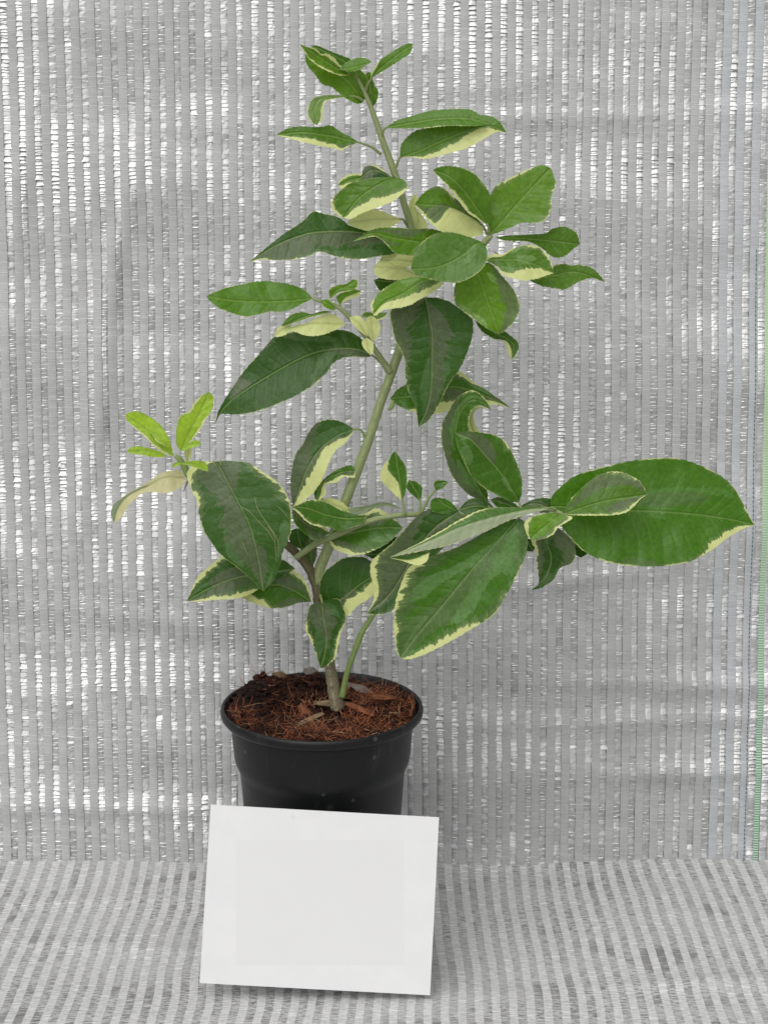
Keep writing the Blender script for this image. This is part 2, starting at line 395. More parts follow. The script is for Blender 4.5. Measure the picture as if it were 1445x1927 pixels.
def floorz(x, y):
    d = .0050*noise.noise(Vector((x*5, y*4, 7.7)))+.0032*noise.noise(Vector((x*9, y*12, 2.7)))+.0012*noise.noise(Vector((x*22, y*30, 8.7)))
    for yy, sl, a, x0, wd in ((.055, .05, .003, -.25, .2), (-.02, -.14, .0035, -.22, .2), (-.08, .10, .0035, .22, .25), (.03, .05, .0025, .28, .2), (-.14, -.05, .003, 0, .3)):
        u = (y-yy)-sl*(x-x0); d += .6*a*math.exp(-(u/.009)**2)*max(0, 1-abs(x-x0)/wd)
    pr = math.hypot((x+.0458), y)                       # pressed flat under the pot
    k = min(1, max(0, (pr-.055)/.05))
    fr = 1.0-min(1, max(0, (.135-y)/.02)) if y > .115 else 0
    k *= 1-.8*max(0, 1-max(0, abs(x+.05)-.085)/.03)*max(0, 1-max(0, abs(y+.105)-.012)/.03)
    return d*k*(1-fr)
V, F, SX, SY = [], [], [], []
NX, NY = 440, 330
for j in range(NY+1):
    y = -.50+(.640)*j/NY
    for i in range(NX+1):
        x = -.42+.84*i/NX
        V.append((x, y, floorz(x, y)))
        wx = .0050*noise.noise(Vector((x*4, y*7, 31.7)))+.0030*noise.noise(Vector((x*7, y*10, 15.2)))+.0008*noise.noise(Vector((x*15, y*24, 5.2)))
        SX.append(x+wx+1+(.035*(-x-.05)*(.14-y)*2 if x < -.05 else 0)); SY.append(y+1+.004*noise.noise(Vector((x*6, y*3, 2.2)))+.03*x)
for j in range(NY):
    for i in range(NX):
        a = j*(NX+1)+i; F.append((a, a+1, a+NX+2, a+NX+1))
fl = meshobj('floor_cloth', V, F, mat_floor(), None, True)
for nm, L in (('sx', SX), ('sy', SY)):
    fl.data.attributes.new(nm, 'FLOAT', 'POINT').data.foreach_set('value', L)
tag(fl, 'flat light grey striped woven cloth spread on the ground under the pot', 'ground cloth')
# ------------------------------------------------------------------ the pot
PX, PY = -.0458, 0.0
pot = empty('plant_pot', (PX, PY, 0.0)); tag(pot, 'black round plastic nursery pot standing behind the white card', 'plant pot')
def lathe(name, prof, mat, parent, seg=128, zadd=0):
    V, F = [], []
    for (r, z) in prof:
        for k in range(seg):
            a = 2*math.pi*k/seg; V.append((r*math.cos(a), r*math.sin(a), z+zadd))
    n = len(prof)
    for i in range(n-1):
        for k in range(seg): F.append((i*seg+k, i*seg+(k+1) % seg, (i+1)*seg+(k+1) % seg, (i+1)*seg+k))
    return meshobj(name, V, F, mat, parent, True)
def mat_pot():
    s = NT('black_plastic'); o = s.obj()
    n1 = s.noise(o, 260, 2, .5); n2 = s.noise(o, 14, 4, .6); n3 = s.noise(o, 900, 2)
    vo = s.n('ShaderNodeTexVoronoi'); s.l(o, vo.inputs['Vector']); vo.inputs['Scale'].default_value = 75
    sp = s.math('MULTIPLY', s.math('SUBTRACT', 1.0, s.sstep(vo.outputs['Distance'], .07, .17)), s.sstep(s.noise(o, 22, 1), .46, .6))
    z = s.sep(o)[2]
    col = s.mix(s.math('MULTIPLY', s.sstep(n2, .45, .75), .35), (.0030, .0034, .0040), (.008, .0088, .0100))
    du = s.noise(s.comb(s.sep(o)[0], s.sep(o)[1], s.math('MULTIPLY', s.sep(o)[2], .25)), 55, 5, .7)
    col = s.mix(s.math('MULTIPLY', s.sstep(du, .52, .75), .10), col, (.26, .26, .25))
    col = s.mix(s.math('MULTIPLY', sp, .16), col, (.3, .31, .32))
    s.bsdf(col, s.math('ADD', .30, s.math('MULTIPLY', n2, .22)), 0, .36, s.bump(s.math('ADD', n3, n2), .12, .0006)); return s.m
M_pot = mat_pot()
ZR = .185
body = [(.0, .0), (.046, .0), (.0495, .002), (.0520, .006), (.0600, .118), (.0612, .1335), (.0619, .1365), (.0632, .1395), (.0646, .1430), (.0654, .1475), (.0676, .1735), (.0677, .1758),
        (.0640, .1762), (.0622, .1480), (.0585, .139), (.050, .02)]
lathe('pot_body', body, M_pot, pot)
rim = [(.0676, .1754), (.0708, .1762), (.0732, .1772), (.0745, .1790), (.0749, .1818), (.0743, .1842), (.0732, .1851), (.0720, .1847), (.0712, .1832), (.0702, .1800), (.0690, .1780), (.0652, .1772)]
o = lathe('rim', rim, M_pot, pot)

# ------------------------------------------------------------------ potting mix: dark peat, coir fibre, wood chips
def soilh(x, y):
    r = math.hypot(x, y)
    n = noise.noise(Vector((x*38, y*38, 4.2)))*.0045+noise.noise(Vector((x*90, y*90, 1.2)))*.0030+noise.noise(Vector((x*210, y*210, 1.9)))*.0016
    hump = .013*math.exp(-((x+.048)**2+(y-.026)**2)/.0004)+.008*math.exp(-((x+.016)**2+(y-.050)**2)/.00035)-.008*math.exp(-((x+.035)**2+(y+.0)**2)/.0003)+.005*math.exp(-((x-.05)**2+(y-.01)**2)/.0007)-.006*math.exp(-((x-.028)**2+(y-.048)**2)/.0003)
    e = max(0, (r-.058)/.012)
    return .1785+n*1.7*(1-e*.75)+hump*(1-e*.5)+e*.0008
V, F = [], []; seg = 200; rings = 80
V.append((0, 0, soilh(0, 0)))
for i in range(1, rings+1):
    r = .0698*i/rings
    for k in range(seg):
        a = 2*math.pi*k/seg; x, y = r*math.cos(a), r*math.sin(a); V.append((x, y, soilh(x, y)))
for k in range(seg): F.append((0, 1+k, 1+(k+1) % seg))
for i in range(rings-1):
    for k in range(seg):
        a = 1+i*seg; F.append((a+k, a+seg+k, a+seg+(k+1) % seg, a+(k+1) % seg))
rs = random.Random(5)
ico_v = [Vector(v).normalized() for v in ((0, 0, 1), (.9, 0, .4), (.28, .85, .4), (-.72, .53, .4), (-.72, -.53, .4), (.28, -.85, .4), (.72, .53, -.4), (-.28, .85, -.4), (-.9, 0, -.4), (-.28, -.85, -.4), (.72, -.53, -.4), (0, 0, -1))]
ico_f = [(0, 1, 2), (0, 2, 3), (0, 3, 4), (0, 4, 5), (0, 5, 1), (1, 6, 2), (2, 7, 3), (3, 8, 4), (4, 9, 5), (5, 10, 1), (2, 6, 7), (3, 7, 8), (4, 8, 9), (5, 9, 10), (1, 10, 6), (6, 11, 7), (7, 11, 8), (8, 11, 9), (9, 11, 10), (10, 11, 6)]
for q in range(3200):
    r = .068*math.sqrt(rs.random()); a = rs.uniform(0, 2*math.pi); x, y = r*math.cos(a), r*math.sin(a)
    sc = rs.uniform(.0005, .0024)*(1.5 if rs.random() < .1 else 1); z = soilh(x, y)+sc*.3
    n0 = len(V)
    for v in ico_v: V.append((x+v.x*sc*rs.uniform(.5, 1.4), y+v.y*sc*rs.uniform(.5, 1.4), z+v.z*sc*rs.uniform(.5, 1.3)))
    F += [tuple(i+n0 for i in f) for f in ico_f]
for q in range(130):
    r = .066*math.sqrt(rs.random()); a = rs.gauss(2.5, .9); x, y = r*math.cos(a), r*math.sin(a)
    sc = rs.uniform(.0018, .0038); z = soilh(x, y)+sc*.4; n0 = len(V)
    for v in ico_v: V.append((x+v.x*sc*rs.uniform(.6, 1.4), y+v.y*sc*rs.uniform(.6, 1.4), z+v.z*sc*rs.uniform(.6, 1.4)))
    F += [tuple(i+n0 for i in f) for f in ico_f]
def mat_soil():
    s = NT('dark_peat'); o = s.obj()
    a = s.noise(o, 150, 5, .7); b = s.noise(o, 35, 3, .6)
    col = s.mix(s.sstep(a, .35, .7), (.007, .004, .003), (.060, .020, .011))
    col = s.mix(s.math('MULTIPLY', s.sstep(b, .5, .65), .7), col, (.013, .010, .009))
    s.bsdf(col, .92, 0, .2, s.bump(a, .9, .003)); return s.m
soil = meshobj('potting_mix', V, F, mat_soil()); soil.location = (PX, PY, 0)
tag(soil, 'dark crumbly peat potting mix filling the black pot', 'potting mix', kind='stuff')
V, F, SH = [], [], []
for q in range(5200):
    r = .069*math.sqrt(rs.random()); a = rs.uniform(0, 2*math.pi); x, y = r*math.cos(a), r*math.sin(a)
    dens = noise.noise(Vector((x*35, y*35, 12)))*1.3+(.35 if x > .015 else -.22)+(.28 if y < -.015 else -.1)
    if dens < rs.uniform(-.4, .35): continue
    L = rs.uniform(.004, .020)*(1.25 if rs.random() < .08 else .8); th = rs.uniform(0, 2*math.pi); el = rs.gauss(.05, .30)
    if rs.random() < .06: el = rs.uniform(.4, 1.2)
    cv = rs.uniform(-1, 1)*110; p = Vector((x, y, soilh(x, y)+rs.uniform(.0006, .0035))); pts = []
    hd = th
    for i in range(7):
        pts.append(p.copy()); st = L/6
        hd += cv*st*rs.uniform(.4, 1.6); el += rs.gauss(0, .18)
        p = p+Vector((math.cos(hd)*math.cos(el), math.sin(hd)*math.cos(el), math.sin(el)))*st
        rr = math.hypot(p.x, p.y)
        if rr > .068 and p.z < .186 and rs.random() < .93: p.x *= .067/rr; p.y *= .067/rr
        p.z = max(p.z, soilh(p.x, p.y)+.0003)
    rad = rs.uniform(.00012, .00034); n0 = len(V)
    vv, ff = tube(pts, [rad*(1-.5*i/6) for i in range(7)], 3); V += vv; F += [tuple(i+n0 for i in f) for f in ff]
    SH += [rs.random()**1.6]*len(vv)
def mat_coir():
    s = NT('coir_fibre'); sh = s.attr('shade')
    col = s.mix(s.sstep(sh, 0, .8), (.062, .016, .008), (.35, .115, .045)); col = s.mix(s.sstep(sh, .86, 1), col, (.50, .34, .20))
    s.bsdf(col, .6, 0, .35); return s.m
co = meshobj('coir_fibres', V, F, mat_coir()); co.location = (PX, PY, 0)
co.data.attributes.new('shade', 'FLOAT', 'POINT').data.foreach_set('value', SH)
tag(co, 'reddish brown coir fibres tangled over the surface of the potting mix', 'coir', kind='stuff')
def mat_chip(name, c1, c2):
    s = NT(name); o = s.sep(s.obj())
    v = s.comb(s.math('MULTIPLY', o[0], .12), o[1], o[2]); n1 = s.noise(v, 900, 4, .7)
    s.bsdf(s.mix(s.sstep(n1, .3, .7), c1, c2), .8, 0, .25, s.bump(n1, .8, .001)); return s.m
def chip(px, py, L, Wd, H, rot, tilt, mat, label, seed):
    r_ = random.Random(seed); V, F = [], []; nx, ny = 14, 5; L *= 1.15; Wd *= 1.25; H *= 1.25
    for side in (0, 1):
        for i in range(nx+1):
            for j in range(ny+1):
                u, v = i/nx, j/ny
                w_ = Wd*(.55+.45*math.sin(math.pi*(u*.8+.1)))*(1+.18*noise.noise(Vector((u*4, seed, j*.6))))
                jag = (r_.uniform(-.10, .10)*L if i in (0, nx) else 0)
                x = (u-.5)*L+jag; y = (v-.5)*w_
                h = H*(1-(2*v-1)**2*.8)*(.6+.4*math.sin(math.pi*u))*(1+.35*noise.noise(Vector((u*3, v*7, seed))))
                V.append((x, y, h*.5 if side == 0 else -h*.5+.0001))
    A = (nx+1)*(ny+1)
    for i in range(nx):
        for j in range(ny):
            a = i*(ny+1)+j; b = a+ny+1
            F.append((a, b, b+1, a+1)); F.append((A+a, A+a+1, A+b+1, A+b))
    for i in range(nx):
        a = i*(ny+1); b = a+ny+1; F.append((a, A+a, A+b, b)); a += ny; b += ny; F.append((a, b, A+b, A+a))
    for j in range(ny):
        a = j; F.append((a, a+1, A+a+1, A+a)); a = nx*(ny+1)+j; F.append((a, A+a, A+a+1, a+1))
    o = meshobj('wood_chip', V, F, mat, None, False)
    # where the view ray meets the potting mix
    d = ray(px, py); t = (.180-CAM.z)/d.z; p = CAM+d*t
    o.location = (p.x, p.y, soilh(p.x-PX, p.y-PY)+H*.55+.0012); o.rotation_euler = (tilt*.6, tilt, rot)
    tag(o, label, 'wood chip', 'wood chips lying on the potting mix'); return o
Mc1 = mat_chip('bark_weathered', (.09, .055, .03), (.33, .24, .14)); Mc2 = mat_chip('bark_red', (.08, .026, .012), (.27, .10, .045)); Mc3 = mat_chip('chip_grey', (.16, .14, .12), (.34, .30, .27))
chip(627, 1336, .023, .0065, .004, R(3), .05, Mc1, 'long weathered wood chip lying level just in front of the trunk', 1)
chip(582, 1355, .021, .0050, .0035, R(35), -.2, Mc1, 'tan frayed wood chip slanting near the front left of the pot', 2)
chip(679, 1353, .022, .0055, .0035, R(-40), .1, Mc2, 'red brown wood sliver with a pale end near the front of the pot', 3)
chip(703, 1315, .016, .0110, .0060, R(60), .3, Mc2, 'orange brown lump of bark right of the trunk', 4)
chip(668, 1295, .020, .0090, .0050, R(-25), .1, Mc3, 'greyish wood chip behind the thin green shoot', 5)
chip(585, 1288, .009, .0080, .0060, R(50), .3, Mc3, 'small pale grey pebble like chip left of the trunk', 6)
chip(526, 1282, .009, .0060, .0050, R(20), .2, Mc1, 'small yellowish brown chip at the back left of the pot', 7)
chip(720, 1337, .015, .0060, .0040, R(15), .1, Mc2, 'dark red chip beside the coir at the right of the pot', 8)
chip(575, 1334, .014, .0065, .0045, R(-60), .2, Mc2, 'dark red chip half buried left of the trunk', 9)

# ------------------------------------------------------------------ the blank card leaning on the pot
def plane_hit_floor(px, py, z): d = ray(px, py); return CAM+d*((z-CAM.z)/d.z)
bl = P(376, 1850, 10.4); br = P(809, 1873, 10.4); tr_ = P(826, 1538, 6.95); tl = P(397, 1514, 6.95)
def mat_card():
    s = NT('white_card_paper'); uv = s.sep(s.attr('cuv', 'Vector')); u, v = uv[0], uv[1]; o = s.obj()
    def band(x, a, b): return s.math('MULTIPLY', s.sstep(x, a-.0015, a+.0015), s.math('SUBTRACT', 1.0, s.sstep(x, b-.0015, b+.0015)))
    xx = s.math('ADD', s.math('MULTIPLY', u, 433), s.math('MULTIPLY', v, 19)); yy = s.math('SUBTRACT', s.math('MULTIPLY', v, 336), s.math('MULTIPLY', u, 23))
    def band2(x, a, b): return s.math('MULTIPLY', s.sstep(x, a-1, a+1), s.math('SUBTRACT', 1.0, s.sstep(x, b-1, b+1)))
    box = s.math('MULTIPLY', band2(xx, 68, 385), band2(yy, 34, 270))
    n1 = s.noise(o, 45, 4, .6)
    col = s.mix(s.sstep(n1, .35, .65), (.772, .772, .776), (.792, .792, .792))
    col = s.mix(s.math('MULTIPLY', box, .9), col, (.756, .756, .756))
    smud = s.math('MULTIPLY', s.sstep(s.noise(o, 60, 3), .62, .75), s.math('SUBTRACT', 1.0, s.sstep(s.math('ABSOLUTE', s.math('SUBTRACT', v, .95)), .0, .05)))
    col = s.mix(s.math('MULTIPLY', smud, .35), col, (.55, .55, .55))
    s.bsdf(col, .7, 0, .2, s.bump(s.noise(o, 1500, 2), .06, .0003)); return s.m
V, F, UV = [], [], []; n = 12
nrm = (br-bl).cross(tl-bl).normalized()
if nrm.y > 0: nrm = -nrm
for lay in (0, 1):
    for j in range(n+1):
        for i in range(n+1):
            u, v = i/n, j/n
            p = bl.lerp(br, u).lerp(tl.lerp(tr_, u), v)+nrm*(.0010*math.sin(u*math.pi)*v+lay*-.0006)
            V.append(p); UV += [u, v, 0]
A = (n+1)**2
for j in range(n):
    for i in range(n):
        a = j*(n+1)+i; F.append((a, a+1, a+n+2, a+n+1)); F.append((A+a, A+a+n+1, A+a+n+2, A+a+1))
for i in range(n):
    F.append((i, A+i, A+i+1, i+1)); a = n*(n+1)+i; F.append((a, a+1, A+a+1, A+a))
    a = i*(n+1); b = a+n+1; F.append((a, b, A+b, A+a)); a += n; b += n; F.append((a, A+a, A+b, b))
card = meshobj('blank_card', V, F, mat_card(), None, False)
card.data.attributes.new('cuv', 'FLOAT_VECTOR', 'POINT').data.foreach_set('vector', UV)
tag(card, 'blank white card propped slightly crooked against the front of the black pot', 'card')
# ------------------------------------------------------------------ the plant
plant = empty('citrus_plant', (PX, PY, .176)); plant_o = Vector((PX, PY, .176))
tag(plant, 'young variegated citrus shrub with green and cream leaves growing in the black pot', 'plant')
M_leaf = mat_leaf()
M_green = mat_stem('green_stem', (.21, .265, .105), (.35, .40, .19))
M_shoot = mat_stem('young_shoot', (.19, .27, .08), (.26, .36, .11))
M_pet = mat_stem('petiole_skin', (.19, .25, .085), (.27, .33, .13))
M_bark = mat_bark()
def branch(name, pts, mat, label=None, seg=14, n=None, wob=.06, ridge=.04):
    """pts: (px, py, c, radius in px)"""
    n = n or max(8, len(pts)*7)
    cs = crom([(a[0], a[1], a[2]*25) for a in pts], n)
    acc = [0]
    for i in range(1, len(pts)): acc.append(acc[-1]+math.dist([*pts[i][:2], pts[i][2]*25], [*pts[i-1][:2], pts[i-1][2]*25]))
    P3, RR = [], []
    for i, q in enumerate(cs):
        s = acc[-1]*i/n; j = 0
        while j < len(acc)-2 and acc[j+1] < s: j += 1
        f = (s-acc[j])/(acc[j+1]-acc[j]); r = pts[j][3]+(pts[j+1][3]-pts[j][3])*f
        p = P(q.x, q.y, q.z/25); P3.append(p-plant_o); RR.append(r*(p-CAM).length/FPX)
    V, F = tube(P3, RR, seg, wob, ridge)
    o = meshobj(name, V, F, mat, plant, True)
    ring = []; al = []; L = 0
    for i in range(len(P3)):
        if i: L += (P3[i]-P3[i-1]).length*1000
        for k in range(seg): ring.append(3*math.sin(2*math.pi*k/seg)+5*math.cos(2*math.pi*k/seg)); al.append(L)
    ring += [0, 0]; al += [0, L]
    o.data.attributes.new('ring', 'FLOAT', 'POINT').data.foreach_set('value', ring)
    o.data.attributes.new('along', 'FLOAT', 'POINT').data.foreach_set('value', al)
    if label: o['label'] = label
    return o
branch('trunk', [(636, 1334, .2, 13), (630, 1305, .2, 12), (623, 1265, .1, 10.5), (612, 1205, 0, 9.5), (603, 1150, 0, 10), (597, 1105, 0, 10.5), (590, 1085, 0, 9.5), (578, 1064, .1, 8.5), (560, 1043, .2, 8), (545, 1030, .3, 7.5), (535, 1020, .4, 7)], M_bark, 'brown woody old trunk rising from the soil', 16, 60, .22, .07)
branch('stem', [(596, 1098, 0, 10.5), (603, 1068, 0, 10), (628, 1005, 0, 10), (655, 930, 0, 9.5), (690, 838, 0, 9), (715, 762, 0, 8.5), (735, 706, 0, 8.5), (752, 658, 0, 9), (772, 590, 0, 8), (784, 520, -.2, 7.5), (782, 460, -.2, 7), (770, 415, 0, 6.5), (757, 372, 0, 6.5), (740, 318, 0, 6.5), (722, 270, 0, 6), (703, 215, 0, 5), (688, 178, 0, 4), (672, 146, .1, 2.6)], M_green, 'tall ribbed green main stem', 16, 130)
branch('branch', [(556, 1050, .8, 5.5), (595, 1023, 1.0, 6), (632, 1007, 1.2, 6), (669, 991, 1.4, 5.5), (694, 981, 1.6, 5.5), (732, 972, 1.7, 5), (782, 968, 1.5, 5), (840, 970, 1.0, 5), (905, 968, 1.2, 5), (975, 962, 1.8, 4.5), (1030, 958, 3.0, 4.5), (1058, 967, 3.8, 3.5)], M_green, 'green side branch reaching to the right', 12, 80)
branch('shoot', [(644, 1312, .5, 6), (652, 1270, .5, 5.2), (664, 1235, .5, 5), (678, 1197, .5, 6), (684, 1185, .5, 4.8), (706, 1150, .4, 4.5), (722, 1115, .3, 3.5)], M_shoot, 'thin light green shoot rising beside the trunk', 12, 60)
branch('branch', [(775, 590, 0, 6), (820, 520, .8, 6), (868, 485, 1.6, 6), (903, 465, 2.0, 6), (915, 452, 2.1, 6.5), (924, 442, 2.2, 5)], M_green, 'short green branch carrying the upper right rosette of leaves', 12)
branch('branch', [(735, 700, .2, 6.5), (722, 682, .4, 6), (705, 657, .8, 5), (680, 622, 1.2, 5), (655, 594, 1.4, 4.5), (632, 575, 1.5, 4), (610, 569, 1.5, 3.5), (588, 562, 1.5, 2.6)], M_green, 'green side branch pointing up to the left', 12)
branch('branch', [(540, 1024, .4, 6), (500, 1005, .8, 5.5), (440, 975, 1.2, 5.5), (390, 935, 1.6, 5.5), (358, 900, 1.8, 6), (348, 880, 1.9, 7), (338, 864, 2.0, 5.5), (330, 858, 2.0, 3.5)], M_shoot, 'side branch behind the big left leaf carrying a bright rosette', 12)
for a in ([(354, 905, 2.2, 2.2), (350, 914, 2.4, 1.6), (346, 925, 2.6, .5)], [(407, 878, 3.0, 1.4), (403, 870, 3, 1), (401, 862, 3, .3)], [(416, 876, 3, 1.5), (415, 868, 3, 1), (417, 862, 3, .3)], [(597, 557, 1.5, 1.1), (595, 549, 1.6, .8), (593, 541, 1.7, .3)], [(684, 982, 2, 1.8), (688, 975, 2.2, 1.5), (690, 968, 2.3, .6)]):
    branch('thorn', a, M_bark if a[0][0] == 354 else M_shoot, None, 6, 6)
branch('bud', [(730, 772, .4, 1), (735, 768, .6, 4), (739, 760, .5, 4), (739, 753, .3, 2)], M_shoot, None, 8, 8)

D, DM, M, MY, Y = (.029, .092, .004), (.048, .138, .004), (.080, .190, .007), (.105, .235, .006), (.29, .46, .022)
GR = (.040, .095, .030)
leaf_count = 0
CM = .0393
def leaf(mid, A, B, c=(0, 0), tone=M, cA=-.12, cB=-.12, grey=0.0, k=.45, kA=None, kB=None, cup=.12, pale=(0, 0), tan=0.0, pet=None, ser=1.0, arch=0.0, gz=None, gs=1.0, label=None, petr=2.3):
    global leaf_count; leaf_count += 1
    seed = leaf_count*3.17; rg = random.Random(leaf_count)
    mid = [(x, y, 0) for x, y in mid]; b0, t0 = mid[0], mid[-1]
    nA = len(A); ln = sum(math.dist(mid[i], mid[i+1]) for i in range(len(mid)-1))
    NR = max(22, min(110, int(ln/2.6))); NC = 9
    Ms = crom(mid, NR); As = crom([b0]+[(x, y, 0) for x, y in A]+[t0], NR); Bs = crom([b0]+[(x, y, 0) for x, y in B]+[t0], NR)
    V, at = [], {n_: [] for n_ in ('crm', 'lat', 'lon', 'grey', 'pale', 'seed', 'side', 'tan', 'rimw', 'creamok', 'tn', 'gflag', 'gx')}
    lonmm = 0; period = max(7.0, ln/26)
    for i in range(NR+1):
        t = i/NR; Mp = Ms[i]
        if i: lonmm += (Ms[i]-Ms[i-1]).length*CM*10
        cm_ = lerp_list(c, t)+arch*math.sin(math.pi*t)
        for j in range(-NC, NC+1):
            u = abs(j)/NC; side = 1 if j < 0 else -1
            E = As[i] if j < 0 else Bs[i]
            wpx = (E-Mp).length
            q = Mp.lerp(E, u)
            if ser and u == 1 and .04 < t < .97:      # small teeth along the margin
                ph = (i*ln/NR/period) % 1.0
                q = q+(E-Mp).normalized()*((ph-.5)*1.5*ser+rg.uniform(-.4, .4)) if wpx > 4 else q
            kk = (kA if kA is not None else k) if j < 0 else (kB if kB is not None else k)
            z = cm_+kk*(q.y-Mp.y)*CM
            z += cup*(u**1.4)*(wpx*CM)*.6+.15*noise.noise(Vector((q.x*.022, q.y*.022, seed)))*min(1, wpx/15)*1.4+.016*math.sin(lonmm/8.5*6.28-u*4)*u*min(1, wpx/25)
            V.append(P(q.x, q.y, z)-plant_o)
            wf = lerp_list(cA if j < 0 else cB, t)
            at['crm'].append(u-(1-(wf-.06))); at['lat'].append(u*wpx*CM*10); at['lon'].append(lonmm)
            at['grey'].append(grey if not isinstance(grey, tuple) else (grey[0] if j < 0 else grey[1]))
            at['pale'].append(pale[0] if j < 0 else (pale[1] if j > 0 else (pale[0]+pale[1])/2)); at['seed'].append(seed); at['side'].append(side if j else 0)
            at['tan'].append(tan); at['rimw'].append(u if wpx > 3 else u*.9); at['creamok'].append(1.0); at['tn'].append(t); at['gflag'].append(gs if gz else 0.0)
            if gz:
                lo, hi = gz[0] if j < 0 else gz[1]; at['gx'].append(min(u-lerp_list(lo, t), lerp_list(hi, t)-u))
            else: at['gx'].append(-1.0)
    W_ = 2*NC+1; F = []
    for i in range(NR):
        for j in range(W_-1):
            a = i*W_+j; F.append((a, a+1, a+W_+1, a+W_))
    # face the camera
    s_ = 0
    for f in F[::7]:
        n_ = (V[f[1]]-V[f[0]]).cross(V[f[3]]-V[f[0]]); s_ += n_.dot(CAM-plant_o-V[f[0]])
    if s_ < 0: F = [tuple(reversed(f)) for f in F]
    o = meshobj('leaf', V, F, M_leaf, plant, True)
    for n_, L in at.items(): o.data.attributes.new(n_, 'FLOAT', 'POINT').data.foreach_set('value', L)
    jt = rg.uniform(.9, 1.1); tn = (tone[0]*jt, tone[1]*jt, tone[2]*jt, 1)
    o.data.attributes.new('tint', 'FLOAT_COLOR', 'POINT').data.foreach_set('color', list(tn)*len(V))
    if label: o['label'] = label
    if pet:
        pts = [(mid[min(1, len(mid)-1)][0]*.12+b0[0]*.88, mid[1][1]*.12+b0[1]*.88, lerp_list(c, .04)-.03)]+[(b0[0], b0[1], lerp_list(c, 0)-.05)]+list(pet)
        P3, RR = [], []
        cs = crom([(a[0], a[1], a[2]*25) for a in pts], 14)
        for i, q in enumerate(cs): P3.append(P(q.x, q.y, q.z/25)-plant_o); RR.append(petr*(.75+.5*i/14)*.000393)
        vv, ff = tube(P3, RR, 8, .05, .03); po = meshobj('petiole', vv, ff, M_pet, o, True)
        po.data.attributes.new('ring', 'FLOAT', 'POINT').data.foreach_set('value', [(i % 8)*.8 for i in range(len(vv))])
        po.data.attributes.new('along', 'FLOAT', 'POINT').data.foreach_set('value', [(i//8)*1.5 for i in range(len(vv))])
    return o

# --- top of the stem
leaf([(684, 190), (650, 150), (612, 122), (574, 103)], [(678, 195), (665, 193), (643, 180), (624, 164), (606, 158), (593, 141), (578, 122)], [(697, 172), (692, 148), (675, 128), (640, 108), (600, 98)], (-.2, .3), MY, k=.4)
leaf([(686, 142), (698, 165), (700, 203)], [(688, 165), (692, 185), (696, 198)], [(696, 135), (705, 160), (712, 172), (709, 190)], (-.4, -.6), M, k=.2)
leaf([(668, 126), (625, 103), (583, 85)], [(660, 112), (650, 107), (625, 98), (600, 87)], [(645, 124), (615, 110)], (.1, .5), DM)
leaf([(661, 141), (632, 128), (600, 107), (563, 82)], [(643, 124), (637, 120), (628, 108), (615, 101), (605, 101), (593, 91), (578, 88)], [(645, 142), (630, 139), (605, 128), (583, 112), (574, 98)], (.6, 1.6), MY, [.35, .4, .45, .3, .4], [.2, .22, .2, .2, .3], cup=.5, k=.3)
leaf([(641, 131), (668, 127), (700, 117)], [(650, 119), (668, 110), (685, 108)], [(655, 134), (672, 133), (688, 123)], (.9, 1.0), M, k=.6, pet=[(668, 133, .6), (670, 147, .1)])
leaf([(697, 151), (715, 130), (745, 106), (777, 84)], [(699, 138), (707, 124), (716, 112), (735, 99), (755, 87), (769, 81)], [(704, 144), (725, 131), (750, 115), (771, 101)], (.1, .4), M, [.5, .3, 0, 0, 0], .0, pet=[(692, 158, .1), (688, 170, 0)], label='slim green leaf pointing up right at the top of the plant')
leaf([(660, 181), (625, 183), (602, 187), (593, 200), (594, 218), (597, 236)], [(640, 184), (618, 189), (611, 195), (608, 210), (606, 225)], [(640, 179), (608, 179), (588, 186), (579, 203), (580, 220), (588, 232)], (.2, .8), MY, .3, .2, .2, k=.2, pale=(.2, .3), pet=[(672, 183, .1), (684, 190, 0)])
leaf([(676, 268), (655, 264), (620, 256), (570, 250), (519, 254)], [(660, 258), (640, 247), (622, 236), (600, 239), (570, 238), (545, 240)], [(668, 270), (655, 276), (643, 283), (632, 280), (612, 276), (580, 270), (550, 262)], (.2, 1.0), M, 0, [0, .2, .45, .55, .5, .6], .2, pet=[(700, 277, .1), (717, 291, 0)])
leaf([(725, 241), (775, 232), (830, 224), (880, 224), (922, 234)], [(745, 227), (775, 218), (810, 208), (845, 205), (880, 205), (900, 214)], [(760, 242), (800, 241), (840, 237), (880, 237), (905, 236)], (.4, 1.2), M, 0, [0, .1, .1, 0], k=.6, pet=[(720, 250, .2), (717, 266, 0)])
leaf([(752, 297), (790, 284), (830, 266), (880, 247), (920, 238), (953, 249)], [(755, 272), (769, 255), (785, 245), (830, 234), (880, 222), (915, 217), (937, 226)], [(770, 295), (800, 299), (840, 290), (880, 278), (910, 261), (932, 249)], (.2, .7), M, -.1, [.1, .35, .45, .6, .95, 1, .2], pet=[(748, 306, .1), (743, 320, 0)], label='green leaf with a wide cream lower margin in the upper right')
